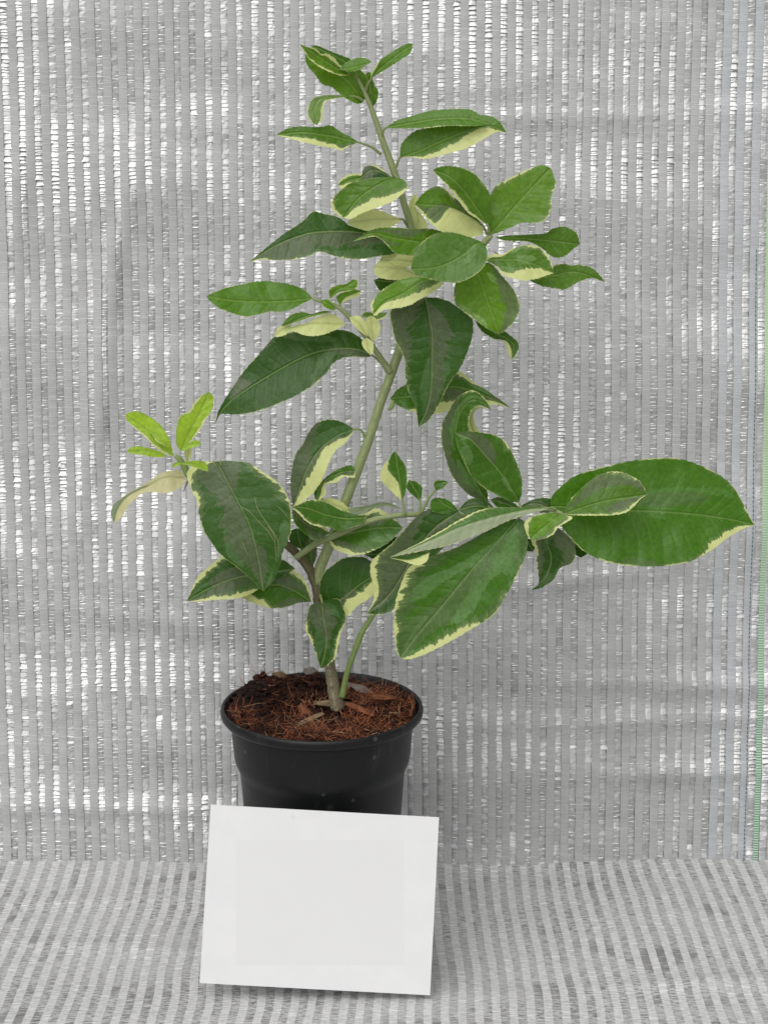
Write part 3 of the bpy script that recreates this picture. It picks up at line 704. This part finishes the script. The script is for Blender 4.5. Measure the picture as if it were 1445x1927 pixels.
# --- upper left whorl
leaf([(748, 335), (720, 344), (695, 358), (672, 377), (646, 410)], [(730, 333), (700, 335), (664, 342), (643, 356), (629, 370), (622, 384), (630, 400)], [(760, 339), (767, 352), (755, 367), (735, 381), (708, 391), (680, 402), (660, 412)], (1.4, 2.4), M, [0, 0, 0, 0, .15, .5], [-.1, 0, .4, .6, .65, .75, .75], .15, pet=[(743, 330, .6), (741, 325, .2)], label='green leaf with a ragged cream lower edge left of the stem')
leaf([(758, 413), (705, 413), (652, 420)], [(735, 404), (712, 395), (693, 395), (670, 404)], [(740, 425), (715, 432), (690, 434), (668, 428)], (.6, 1.2), MY, 1.6, 1.6, k=.4, pet=[(766, 424, .1), (770, 428, 0)], label='pale cream leaf left of the stem')
leaf([(702, 338), (670, 337), (636, 349)], [(676, 327), (655, 329), (641, 338)], [(690, 345), (665, 350), (645, 355)], (.4, .7), M, .4, .8)
leaf([(736, 333), (712, 322), (696, 322), (679, 336)], [(722, 321), (709, 312), (695, 311), (684, 317)], [(720, 338), (704, 340), (690, 340)], (0, .6), GR, [.2, .6, 0, 0], 0, .5)
leaf([(772, 408), (776, 385), (782, 366)], [(769, 390), (774, 370)], [(779, 398), (786, 374)], (-.4, -.5), MY, 1.6, 1.6, ser=0)
leaf([(779, 388), (786, 412), (784, 437)], [(774, 405), (775, 425)], [(794, 405), (805, 424), (796, 434)], (-.3, -.5), MY, 1.6, 1.6, ser=0, pale=(.4, .4))
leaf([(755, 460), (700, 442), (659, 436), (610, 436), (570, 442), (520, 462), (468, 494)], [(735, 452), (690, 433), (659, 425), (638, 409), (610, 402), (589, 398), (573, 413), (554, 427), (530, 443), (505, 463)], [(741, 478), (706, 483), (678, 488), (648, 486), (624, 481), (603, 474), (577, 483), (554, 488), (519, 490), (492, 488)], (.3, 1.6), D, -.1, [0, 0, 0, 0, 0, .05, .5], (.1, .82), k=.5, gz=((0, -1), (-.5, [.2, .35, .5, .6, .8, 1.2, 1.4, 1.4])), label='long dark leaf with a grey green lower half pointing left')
leaf([(845, 468), (791, 456), (740, 448), (700, 440), (662, 455)], [(838, 441), (815, 431), (772, 430), (741, 428), (713, 429), (690, 437)], [(825, 482), (790, 482), (746, 477), (730, 463), (718, 451), (705, 445), (687, 448)], (1.6, 3.4), M, -.02, [0, 0, 0, .1, .3, .4], .45, pet=[(880, 470, 1.8), (905, 462, 2)])
leaf([(790, 495), (745, 489), (714, 490)], [(778, 478), (742, 477), (722, 480)], [(775, 503), (750, 501), (728, 495)], (.5, .9), MY, 1.6, 1.6)
leaf([(795, 520), (750, 506), (704, 502)], [(768, 505), (740, 494), (716, 490)], [(772, 525), (740, 527), (715, 523), (705, 514)], (.8, 1.3), MY, 1.6, [.8, 1.2, 1.6, 1.6])
leaf([(775, 530), (735, 530), (703, 527)], [(750, 520), (720, 522)], [(765, 560), (735, 562), (715, 548)], (.3, .5), D)
# --- upper right rosette
leaf([(908, 424), (872, 402), (838, 389), (780, 385)], [(890, 400), (860, 376), (836, 354), (815, 352), (794, 366)], [(905, 443), (870, 446), (835, 438), (812, 422), (795, 403)], (1.6, 2.6), M, [0, 0, .25, 0, -.1], [1.6, 1.6, 1.5, 1.2, .25, .3, .4], .5, k=.3, pet=[(916, 440, 2)], label='half green half cream leaf beside the upper right rosette')
leaf([(918, 425), (895, 390), (870, 356), (845, 333), (814, 320)], [(903, 415), (880, 400), (865, 381), (849, 360), (833, 341), (822, 330)], [(925, 405), (928, 385), (920, 362), (905, 340), (890, 325), (865, 315), (840, 312), (825, 315)], (2.6, 3.4), M, [.25, .3, .35, .28, .15, .3], -.05, 0, k=.35, pet=[(920, 436, 2.4), (921, 444, 2.2)], label='upright green leaf with a cream left margin in the upper right rosette')
leaf([(922, 442), (950, 410), (990, 365), (1036, 316)], [(918, 420), (918, 392), (924, 364), (934, 349), (953, 338), (972, 328), (995, 318), (1018, 310)], [(936, 438), (960, 428), (983, 419), (1014, 419), (1030, 408), (1037, 389), (1037, 368), (1046, 350), (1042, 331)], (2.2, 1.2), MY, [0, 0, 0, .14, .1, .05], [-.1, -.1, 0, 0, .12, .05], .1, k=.35, label='broad bright green leaf pointing up right in the upper rosette')
leaf([(931, 446), (980, 449), (1030, 453), (1091, 460)], [(960, 443), (1000, 441), (1026, 439), (1040, 430), (1062, 427), (1083, 437)], [(950, 453), (985, 454), (1003, 458), (1020, 468), (1040, 484), (1062, 482), (1080, 467)], (2.0, .4), M, -.1, [.2, .1, 0, 0, 0], k=.5, label='narrow green leaf pointing right from the upper rosette')
leaf([(925, 470), (985, 525), (1040, 519), (1082, 512), (1138, 531)], [(970, 498), (1015, 515), (1040, 500), (1059, 496), (1073, 499), (1089, 498), (1112, 503), (1127, 516)], [(965, 505), (1010, 535), (1045, 543), (1060, 545), (1072, 541), (1086, 532), (1107, 524), (1125, 525)], (1.6, 0), M, [0, 0, 0, .1, .1, 0], .0, .1, k=.3)
leaf([(913, 489), (950, 489), (980, 490), (1010, 500), (1042, 514)], [(925, 478), (945, 479), (965, 467), (990, 461), (1012, 464), (1030, 480), (1038, 498)], [(935, 503), (945, 517), (970, 525), (990, 528), (1015, 523), (1032, 517)], (2.6, 2.4), M, [.9, .4, .05, .15, .2, .1], [0, .2, .35, .75, .9, .9], .35, k=.55, pet=[(908, 470, 2.1)], label='cream and green streaked leaf right of the oval leaf')
leaf([(893, 500), (900, 516), (913, 556), (926, 594), (938, 629)], [(872, 510), (858, 530), (853, 551), (855, 568), (866, 582), (889, 598), (913, 616)], [(920, 494), (937, 510), (950, 525), (965, 543), (974, 562), (977, 581), (967, 605), (950, 622)], (2.2, 2.9), MY, [-.1, -.1, 0, .1, .1, .1], [-.1, -.1, -.1, 0, .05, .08], .35, k=.15, pet=[(900, 478, 2)], gz=((0, -1), ([1.2, .8, .5, .5, .4], 1.5)), label='rounded green leaf hanging below the upper right rosette')
leaf([(912, 458), (894, 460), (873, 478), (842, 496), (812, 505), (774, 507)], [(892, 449), (870, 442), (845, 436), (818, 440), (801, 450), (788, 463), (779, 480), (774, 496)], [(917, 475), (914, 495), (899, 513), (878, 526), (859, 532), (835, 530), (807, 525), (786, 518)], (3.6, 4.6), (.080, .185, .018), [-.1, -.1, 0, .02, .06], [-.1, -.1, 0, .02, .05], .15, k=.35, label='large oval plain green leaf in front of the stem', pet=[(914, 456, 2.4)])
leaf([(893, 602), (930, 627), (955, 638), (966, 652), (962, 676)], [(905, 622), (930, 638), (948, 642), (954, 658), (958, 670)], [(915, 612), (945, 621), (966, 636), (976, 650), (970, 670)], (.8, 1.4), DM, [0, 0, .1, .5, 1], [0, 0, 0, 0, .4], .2)
leaf([(835, 526), (797, 529), (757, 553), (724, 569), (702, 592)], [(815, 520), (791, 521), (769, 523), (746, 529), (724, 542), (707, 557), (697, 575)], [(832, 536), (813, 551), (791, 563), (769, 575), (746, 580), (722, 583), (708, 594)], (2.2, 3.4), MY, [0, 0, 0, 0, .15, .6], [.75, .55, .5, .7, .85, .95, 1.1], .15, k=.5, pet=[(862, 512, 1.8)], label='leaf split green above and cream below in front of the stem')
# --- the big hanging leaf and its neighbours
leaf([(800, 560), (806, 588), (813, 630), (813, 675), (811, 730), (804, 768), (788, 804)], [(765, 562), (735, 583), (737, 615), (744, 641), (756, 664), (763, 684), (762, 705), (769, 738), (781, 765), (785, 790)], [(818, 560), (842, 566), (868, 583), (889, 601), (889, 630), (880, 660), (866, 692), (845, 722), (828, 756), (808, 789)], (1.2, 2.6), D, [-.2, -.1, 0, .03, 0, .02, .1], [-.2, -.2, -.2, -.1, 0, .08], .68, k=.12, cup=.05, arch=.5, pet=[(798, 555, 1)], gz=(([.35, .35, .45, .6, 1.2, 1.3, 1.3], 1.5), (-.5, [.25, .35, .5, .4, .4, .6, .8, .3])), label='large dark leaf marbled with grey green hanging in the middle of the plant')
leaf([(734, 750), (800, 742), (850, 728), (900, 740), (962, 768)], [(752, 730), (790, 712), (840, 690), (864, 698), (890, 718), (918, 736), (945, 755)], [(747, 762), (775, 774), (825, 778), (855, 768), (880, 760), (910, 763), (935, 762)], (-.1, -1.2), DM, [0, 0, .1, .35, .1, .1], [0, 0, .5, .5, .4, .8, .6], .55, k=.5)
leaf([(893, 818), (885, 792), (893, 770), (918, 768)], [(880, 805), (882, 780), (893, 764)], [(903, 815), (893, 797), (891, 778), (903, 768)], (.8, .9), MY, 1.6, 1.6, ser=0, label='cream curled margin of the twisted leaf')
leaf([(918, 945), (885, 895), (858, 830), (862, 785), (882, 756), (903, 755), (925, 772)], [(887, 934), (864, 914), (847, 889), (838, 859), (831, 834), (831, 802), (841, 778), (859, 750), (875, 738), (892, 735), (910, 748)], [(915, 915), (897, 870), (884, 818), (882, 793), (887, 773), (899, 763), (912, 766)], (1.4, 1.8), DM, [-.1, -.1, 0, 0, .05, .1, .2], [0, 0, 0, .1, .1], .6, k=.2, pet=[(920, 955, 2.4)], gz=(([.4, .45, .5, .4, .5, .9, 1.2], 1.5), (0, -1)), label='dark leaf twisting upward with a hooked tip right of the stem')
leaf([(976, 945), (945, 895), (912, 856), (886, 828), (856, 815)], [(962, 944), (942, 936), (912, 919), (889, 899), (874, 869), (860, 835)], [(981, 930), (982, 904), (974, 877), (964, 852), (947, 828), (924, 817), (889, 812), (868, 811)], (2.8, 3.4), DM, -.05, [0, .05, .12, -.1, -.1], .45, k=.3, pet=[(980, 958, 3.2)], gz=((0, -1), (-.5, [-1, -1, -.5, .2, .75, .9, .4])), label='oval dark green leaf in front of the hooked leaf')
leaf([(757, 943), (752, 905), (747, 875), (743, 848)], [(740, 928), (716, 902), (718, 883), (732, 862)], [(763, 925), (766, 900), (762, 877)], (1.8, 1.6), DM, [1.2, 1, .8, .35, -.1], .02, 0, k=.2, pet=[(760, 955, 1.9), (761, 970, 2)], label='small pointed leaf half cream half dark green on the right branch')
leaf([(790, 943), (783, 925), (769, 903)], [(777, 932), (765, 918)], [(794, 930), (794, 916), (783, 906)], (1.9, 1.8), DM, 0, .12, pet=[(790, 955, 2), (790, 968, 2.1)])
leaf([(819, 923), (822, 912), (844, 907)], [(816, 912), (820, 904), (835, 904)], [(826, 921), (836, 917)], (2, 2.1), DM, .1, .1, ser=0, pet=[(806, 938, 2), (793, 966, 2.1)])
leaf([(866, 966), (838, 951), (820, 936)], [(852, 948), (838, 939)], [(840, 968), (812, 962), (810, 944)], (2.1, 2.2), DM, .0, .0)
# --- middle, around the crossing stems
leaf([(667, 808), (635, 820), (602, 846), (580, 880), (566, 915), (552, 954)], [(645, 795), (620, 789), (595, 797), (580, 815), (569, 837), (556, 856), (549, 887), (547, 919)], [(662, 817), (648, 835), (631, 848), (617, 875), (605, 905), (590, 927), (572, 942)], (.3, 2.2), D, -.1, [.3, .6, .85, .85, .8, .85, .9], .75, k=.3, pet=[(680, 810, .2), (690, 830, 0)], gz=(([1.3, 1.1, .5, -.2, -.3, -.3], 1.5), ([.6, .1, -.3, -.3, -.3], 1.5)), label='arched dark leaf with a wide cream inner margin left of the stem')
leaf([(668, 886), (640, 890), (616, 902), (601, 920), (596, 943)], [(662, 876), (640, 881), (620, 893), (603, 909), (591, 928)], [(667, 899), (648, 897), (632, 908), (613, 912), (613, 928), (604, 940)], (.4, 1.4), DM, 0, [.3, .5, .6, .7, .6], .5)
leaf([(666, 967), (635, 953), (602, 940)], [(645, 946), (622, 937)], [(650, 968), (620, 962)], (.5, 1.0), MY, 1.4, 1.4)
leaf([(692, 974), (650, 976), (610, 968), (580, 957), (549, 954)], [(670, 967), (640, 959), (620, 948), (595, 940), (570, 943)], [(680, 986), (660, 994), (640, 999), (620, 993), (595, 990), (577, 982), (563, 968)], (1.6, 2.6), DM, [0, 0, 0, 0, .2, .6], [0, 0, 0, .1, .2, .6], .15, k=.6, label='green leaf with cream speckled tip lying across the main stem')
leaf([(757, 958), (725, 950), (690, 957), (653, 958)], [(737, 948), (718, 945), (690, 951)], [(740, 954), (712, 953), (688, 966), (668, 968)], (1.4, 1.2), GR, 0, 0, .9, pale=(.3, .3), ser=0)
leaf([(615, 1012), (660, 1003), (710, 994), (758, 993)], [(640, 985), (670, 965), (697, 956), (722, 962), (745, 979)], [(628, 1032), (645, 1040), (663, 1045), (694, 1040), (732, 1020)], (.7, 1.0), DM, [0, .1, .4, .3, .1], [.6, .35, .1, 0, 0], .25, k=.5)
leaf([(685, 1044), (720, 1040), (762, 1008)], [(710, 1030), (740, 1012)], [(715, 1055), (742, 1042)], (.4, .5), D)
leaf([(549, 958), (578, 988), (620, 1002)], [(572, 968), (597, 984), (612, 992)], [(555, 985), (570, 1001), (590, 1017), (606, 1014)], (1.8, 1.6), DM, [0, 0, .4, .7, .9], 0, .85)
leaf([(560, 994), (562, 1012), (570, 1034)], [(545, 1000), (548, 1025)], [(580, 1000), (578, 1020)], (-.3, -.3), D)
leaf([(588, 1066), (584, 1030), (582, 996)], [(571, 1055), (566, 1030), (570, 1008)], [(595, 1050), (596, 1025), (592, 1005)], (-.5, -.5), DM, .0, .0, .3, pet=[(588, 1080, -.2)])
# --- left branch
leaf([(588, 562), (540, 567), (480, 568), (430, 565), (388, 558)], [(579, 550), (554, 537), (529, 532), (505, 529), (480, 530), (455, 535), (425, 542), (402, 551)], [(569, 572), (549, 582), (522, 588), (510, 586), (487, 592), (462, 596), (430, 587), (405, 575)], (1.5, 2.4), (.078, .195, .006), -.1, [0, 0, .06, 0, 0], 0, k=.5, label='smooth bright green leaf pointing left')
leaf([(622, 562), (632, 548), (655, 538), (672, 527)], [(619, 548), (633, 537), (650, 535), (663, 526)], [(628, 558), (640, 550), (656, 548), (673, 541)], (1.8, 2), MY, 0, .2)
leaf([(640, 575), (650, 560), (680, 548)], [(633, 560), (645, 550), (665, 544)], [(648, 567), (664, 561), (676, 556)], (1.5, 1.5), MY, .1, 1.0, pet=[(642, 585, 1.4)])
leaf([(630, 585), (618, 573), (603, 566)], [(629, 575), (617, 563)], [(621, 582), (609, 577)], (1.8, 1.9), MY, .1, .1, ser=0)
leaf([(624, 587), (580, 595), (529, 615)], [(609, 585), (585, 591), (572, 587), (549, 592), (536, 604)], [(604, 592), (579, 599), (554, 608)], (1.5, 2.4), M, .0, .25)
leaf([(650, 611), (600, 609), (570, 612), (536, 620)], [(637, 597), (619, 590), (599, 596), (579, 607), (554, 613)], [(629, 622), (604, 631), (579, 632), (559, 626)], (1.3, 2.2), MY, 1.6, 1.6, label='pale cream leaf lying over the large dark leaf')
leaf([(548, 612), (532, 620), (516, 633)], [(532, 611), (520, 622)], [(540, 628), (526, 634)], (2.0, 2.3), MY, 1.6, 1.6)
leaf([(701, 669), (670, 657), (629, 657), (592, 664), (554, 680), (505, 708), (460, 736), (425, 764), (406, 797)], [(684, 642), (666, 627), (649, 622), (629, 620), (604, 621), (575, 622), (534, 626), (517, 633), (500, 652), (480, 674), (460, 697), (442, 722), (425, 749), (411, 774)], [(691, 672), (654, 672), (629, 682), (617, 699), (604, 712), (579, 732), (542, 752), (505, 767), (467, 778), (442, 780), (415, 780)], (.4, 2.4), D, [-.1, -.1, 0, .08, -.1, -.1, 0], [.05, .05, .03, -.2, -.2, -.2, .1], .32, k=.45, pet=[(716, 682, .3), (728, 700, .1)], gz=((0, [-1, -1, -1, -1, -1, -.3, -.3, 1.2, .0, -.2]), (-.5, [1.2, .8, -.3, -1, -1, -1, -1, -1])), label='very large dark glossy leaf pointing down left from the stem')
leaf([(657, 597), (675, 608), (692, 634)], [(674, 594), (686, 605), (692, 620)], [(662, 608), (676, 623)], (1.8, 1.9), MY, 1.6, 1.6, ser=0)
leaf([(697, 594), (700, 615), (704, 643)], [(689, 600), (688, 615), (695, 634)], [(706, 598), (716, 614), (712, 630)], (1.3, 1.5), MY, 1.6, 1.6, ser=0)
leaf([(690, 635), (692, 652), (698, 669)], [(681, 642), (684, 655)], [(702, 645), (702, 662)], (1.9, 2.2), MY, 1.6, 1.6, ser=0)
leaf([(680, 595), (704, 594), (729, 588)], [(688, 587), (705, 589)], [(692, 600), (711, 603), (725, 597)], (.9, .9), M, .1, .3)
# --- far left rosette
leaf([(350, 901), (312, 899), (280, 914), (245, 931), (224, 955), (215, 984)], [(340, 886), (320, 886), (304, 890), (290, 899), (272, 911), (246, 926), (228, 937), (214, 950), (209, 968)], [(342, 915), (316, 928), (290, 926), (270, 928), (256, 938), (241, 954), (228, 975)], (1.8, 3.0), GR, [1.4, 1.4, 1.3, .5, .4, .1, 0], 1.4, .3, pale=(.7, .4), tan=.55, ser=.3, label='dried tan curled leaf hanging at the far left')
leaf([(328, 860), (300, 831), (272, 806), (236, 782)], [(325, 848), (320, 832), (308, 806), (288, 788), (264, 775), (246, 775)], [(304, 851), (288, 838), (270, 819), (254, 806), (240, 793)], (2, 1.6), Y, [0, 0, 0, .05, .1], [.5, .45, .3, .2, .1], k=.3)
leaf([(320, 843), (300, 822), (276, 811)], [(321, 832), (312, 814), (298, 805), (286, 806)], [(308, 838), (294, 829), (286, 817)], (2.4, 2.2), Y, 0, .2)
leaf([(341, 849), (360, 808), (378, 775), (395, 737)], [(333, 838), (331, 820), (333, 800), (340, 782), (356, 774), (366, 757), (380, 744)], [(358, 832), (375, 812), (387, 790), (400, 770), (403, 750)], (2.0, 1.4), Y, [.1, .1, .1, .3, .1], [.1, .3, .3, .1, .1], k=.3, label='bright yellow green leaf standing up in the far left rosette')
leaf([(314, 859), (280, 849), (238, 851)], [(306, 852), (290, 846), (266, 840), (248, 841)], [(298, 861), (275, 858), (250, 854)], (2.2, 2.6), Y, .0, .12)
leaf([(338, 848), (358, 838), (379, 834)], [(348, 839), (360, 831), (371, 828)], [(350, 847), (362, 842), (373, 840)], (2.6, 2.6), Y, 0, .0)
leaf([(352, 870), (355, 852), (356, 838)], [(347, 855), (350, 840)], [(361, 858), (361, 842)], (1.5, 1.4), Y, 1.6, 1.6, ser=0)
leaf([(338, 872), (362, 874), (393, 887)], [(348, 869), (362, 867), (380, 867), (389, 873)], [(350, 875), (368, 880), (382, 885)], (4.6, 4.8), Y, .0, .12)
leaf([(345, 871), (334, 872), (324, 880)], [(334, 869), (326, 873)], [(340, 875), (331, 878)], (4.4, 4.6), Y, .1, .1, ser=0)
big = leaf([(404, 869), (412, 877), (432, 914), (452, 952), (471, 991), (486, 1050), (496, 1113)], [(385, 869), (362, 877), (352, 893), (360, 920), (370, 940), (375, 968), (383, 998), (398, 1020), (417, 1046), (442, 1064), (470, 1088), (486, 1104)], [(430, 867), (467, 871), (494, 888), (525, 910), (545, 945), (549, 990), (543, 1015), (532, 1040), (527, 1065), (514, 1092)], (2.4, 5.0), (.040, .112, .012), [.45, .30, .16, .10, -.2, -.2, -.15, 0, .1], [-.2, 0, .15, .06, -.1, .04, -.2, -.2], .66, k=.12, arch=.7, cup=-.1, pet=[(396, 880, 2.0), (388, 930, 1.6)], gz=((-.5, [1.3, 1.2, .45, .5, .6, .6, .55, .3]), (-.5, [1.3, .9, -.2, -.2, -.2, .2, .4, .1])), label='very large front leaf marbled grey green with pale scratches at the left')
sc = NT('pale_scar'); sc.bsdf((.42, .38, .20), .7, 0, .2)
for ln_ in ([(452, 952), (470, 963), (490, 985), (505, 1000), (517, 1020)], [(480, 935), (484, 955), (498, 978), (510, 995), (523, 1018), (524, 1050)], [(505, 990), (516, 1008), (519, 1040), (521, 1058)], [(523, 953), (533, 962), (541, 972)], [(457, 1020), (462, 1035), (465, 1042)]):
    dg = bpy.context.evaluated_depsgraph_get(); pts = []
    for q in crom([(x, y, 0) for x, y in ln_], 12):
        d = ray(q.x, q.y).normalized(); hit, loc, nn, idx = big.ray_cast(CAM-plant_o, d)
        if hit: pts.append(loc-d*.00012)
    if len(pts) > 3:
        vv, ff = tube(pts, [.00013]*len(pts), 5); meshobj('scar', vv, ff, sc.m, big, True)
leaf([(556, 1070), (500, 1079), (450, 1086), (400, 1104), (352, 1131)], [(530, 1052), (480, 1042), (440, 1040), (417, 1048), (395, 1065), (372, 1087)], [(530, 1085), (500, 1100), (470, 1119), (440, 1127), (400, 1129), (372, 1132)], (.4, 1.8), D, [0, 0, .05, .25, .3, .1], [0, 0, .2, .35, .35, .2], .75, k=.5, label='grey green leaf with cream streaked edges low at the left')
leaf([(586, 1133), (555, 1113), (525, 1101), (490, 1106), (455, 1123)], [(582, 1108), (568, 1085), (548, 1072), (520, 1070), (480, 1090)], [(564, 1134), (539, 1142), (512, 1145), (489, 1139), (465, 1130)], (.3, .8), DM, [.3, .3, .1, 0], [0, 0, 0, .5, .9], .5, k=.5)
# --- around the base of the plant
leaf([(615, 1136), (648, 1124), (677, 1100), (708, 1080)], [(602, 1120), (602, 1095), (610, 1077), (629, 1060), (650, 1049), (680, 1048), (700, 1058)], [(638, 1156), (652, 1161), (672, 1141), (695, 1126), (714, 1106)], (.6, 1.2), D, -.2, [.2, .8, .7, .7], (0, .5), k=.4, label='dark leaf with a cream lower margin right of the trunk')
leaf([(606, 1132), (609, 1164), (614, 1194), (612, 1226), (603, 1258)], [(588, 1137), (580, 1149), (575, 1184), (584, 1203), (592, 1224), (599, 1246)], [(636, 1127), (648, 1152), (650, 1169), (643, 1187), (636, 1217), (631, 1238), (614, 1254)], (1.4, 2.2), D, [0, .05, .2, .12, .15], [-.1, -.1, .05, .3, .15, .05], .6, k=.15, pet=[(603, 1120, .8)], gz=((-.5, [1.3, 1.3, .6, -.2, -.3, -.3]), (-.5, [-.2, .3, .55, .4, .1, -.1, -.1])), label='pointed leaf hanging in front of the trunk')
# --- right branch
leaf([(936, 963), (900, 952), (862, 960)], [(915, 942), (893, 937), (877, 943)], [(910, 970), (880, 970)], (2.3, 2.2), D, .0, -.1, .3)
leaf([(980, 958), (950, 948), (922, 940)], [(965, 945), (940, 935)], [(965, 962), (940, 958)], (2.2, 2.2), DM, .0, -.1, .3)
leaf([(1042, 962), (1008, 948), (976, 956)], [(1040, 940), (1015, 937), (993, 944)], [(1025, 965), (1000, 962)], (2.4, 2.4), D, .0, .0, .3)
leaf([(863, 963), (821, 991), (784, 1034), (757, 1083), (728, 1124), (690, 1155)], [(835, 955), (800, 961), (768, 988), (741, 1019), (713, 1043), (699, 1057), (697, 1080), (704, 1107), (701, 1135)], [(868, 985), (845, 1020), (815, 1050), (790, 1075), (770, 1105), (754, 1130), (737, 1150), (712, 1157)], (2.4, 3.4), D, [-.2, -.2, -.1, 0, .1, .3, .5, .4], [-.1, -.1, -.1, -.1, 0, .2], .8, k=.3, gz=(([1.0, .8, .3, 0, -.3, -.3], 1.5), (-.5, [.2, .4, .4, .3, .2])), label='grey green leaf with cream flecked edge behind the big front leaf')
leaf([(975, 975), (948, 1006), (890, 1070), (832, 1140), (787, 1193), (753, 1238)], [(945, 982), (900, 1008), (850, 1033), (800, 1050), (770, 1068), (756, 1095), (745, 1130), (741, 1165), (742, 1195), (746, 1225)], [(988, 984), (993, 1020), (985, 1055), (966, 1095), (945, 1131), (930, 1156), (893, 1180), (863, 1198), (817, 1223), (787, 1236), (765, 1241)], (3.6, 5.6), (.048, .145, .004), [-.1, -.1, -.1, .02, .16, .14, .22, .3], [.0, 0, 0, .02, .05, .30, .36, .35], .52, k=.28, pet=[(984, 966, 3.5)], gz=(([.9, .85, .8, .7, .6, .5, .4], 1.5), (-.5, [.1, .15, .4, .3, .5, .3, .5])), gs=.55, label='very large green leaf with a cream edged tip in front at the lower right')
leaf([(733, 1050), (772, 1053), (808, 1040)], [(765, 1046), (790, 1038)], [(758, 1056), (786, 1064), (803, 1056)], (5.2, 5.2), DM, -.1, 1.0)
leaf([(1035, 956), (1000, 958), (954, 967), (911, 978), (863, 993), (808, 1018), (732, 1049)], [(1010, 954), (972, 955), (933, 955), (899, 961), (863, 979), (826, 1001), (780, 1026)], [(1010, 964), (969, 975), (924, 995), (878, 1014), (832, 1029), (777, 1040)], (3.8, 5.6), DM, [0, 0, .1, .25, .35, .5, .7], [.05, .05, .05, .1, .3], .4, kA=.9, kB=.15, pale=(0, 1), label='long leaf folded along its midrib showing its pale underside', pet=[(1045, 958, 3.6)])
leaf([(1035, 953), (1062, 954), (1120, 958), (1189, 961), (1259, 964), (1325, 970), (1375, 978), (1419, 988)], [(1037, 936), (1050, 920), (1076, 898), (1119, 883), (1173, 870), (1219, 863), (1266, 862), (1305, 871), (1352, 893), (1379, 916), (1395, 943), (1408, 968)], [(1040, 967), (1060, 996), (1093, 1033), (1119, 1049), (1159, 1061), (1206, 1066), (1259, 1064), (1299, 1056), (1342, 1033), (1360, 1018), (1392, 998)], (2.8, 1.0), (.056, .165, .004), [-.2, -.2, -.2, -.2, -.2, -.1, .0, .3], [-.1, -.2, -.2, -.2, -.2, 0, .45, .65], .12, k=.4, label='largest leaf of the plant, plain green and oval, reaching far right')
leaf([(1061, 968), (1103, 953), (1143, 942), (1189, 935), (1217, 931)], [(1067, 950), (1076, 936), (1103, 910), (1126, 893), (1159, 887), (1186, 895), (1206, 908)], [(1090, 970), (1143, 970), (1173, 966), (1190, 955), (1206, 938)], (4.2, 4.6), M, [.08, .08, .08, .05, .1], [.25, .25, .2, .2, .45], .55, k=.4, pet=[(1056, 968, 3.8)], label='smaller cream edged leaf lying over the largest leaf')
leaf([(1056, 967), (1033, 985), (1012, 1001), (998, 1016)], [(1040, 964), (1020, 966), (1003, 971), (987, 983), (989, 1001)], [(1077, 974), (1062, 985), (1050, 992), (1040, 1006), (1018, 1015)], (4.3, 4.9), MY, [0, 0, .1, .4, .3], [.2, .3, .3, .1, 0], .2, k=.5, label='small bright green leaf with cream corners at the right branch tip')
leaf([(1036, 985), (1028, 1018), (1037, 1050), (1026, 1086), (999, 1111)], [(1005, 1008), (1000, 1022), (1008, 1035), (1010, 1066), (1013, 1098)], [(1058, 999), (1076, 1016), (1083, 1037), (1076, 1059), (1054, 1069), (1040, 1092), (1018, 1106)], (3.2, 3.0), D, [.3, .3, .2, .1, .1], 0, .6, k=.1, gz=(([.5, .4, .5, .6], 1.5), ([.2, .3, .5, .9, 1.2], 1.5)), label='drooping dark grey green leaf below the right branch tip')
leaf([(1060, 1012), (1085, 1028), (1110, 1040)], [(1080, 1015), (1100, 1028)], [(1070, 1030), (1090, 1048)], (1.6, 1.4), D)
leaf([(990, 1012), (995, 1024), (1003, 1038)], [(984, 1020), (990, 1036)], [(1003, 1018), (1006, 1030)], (2.6, 2.6), D, ser=0)
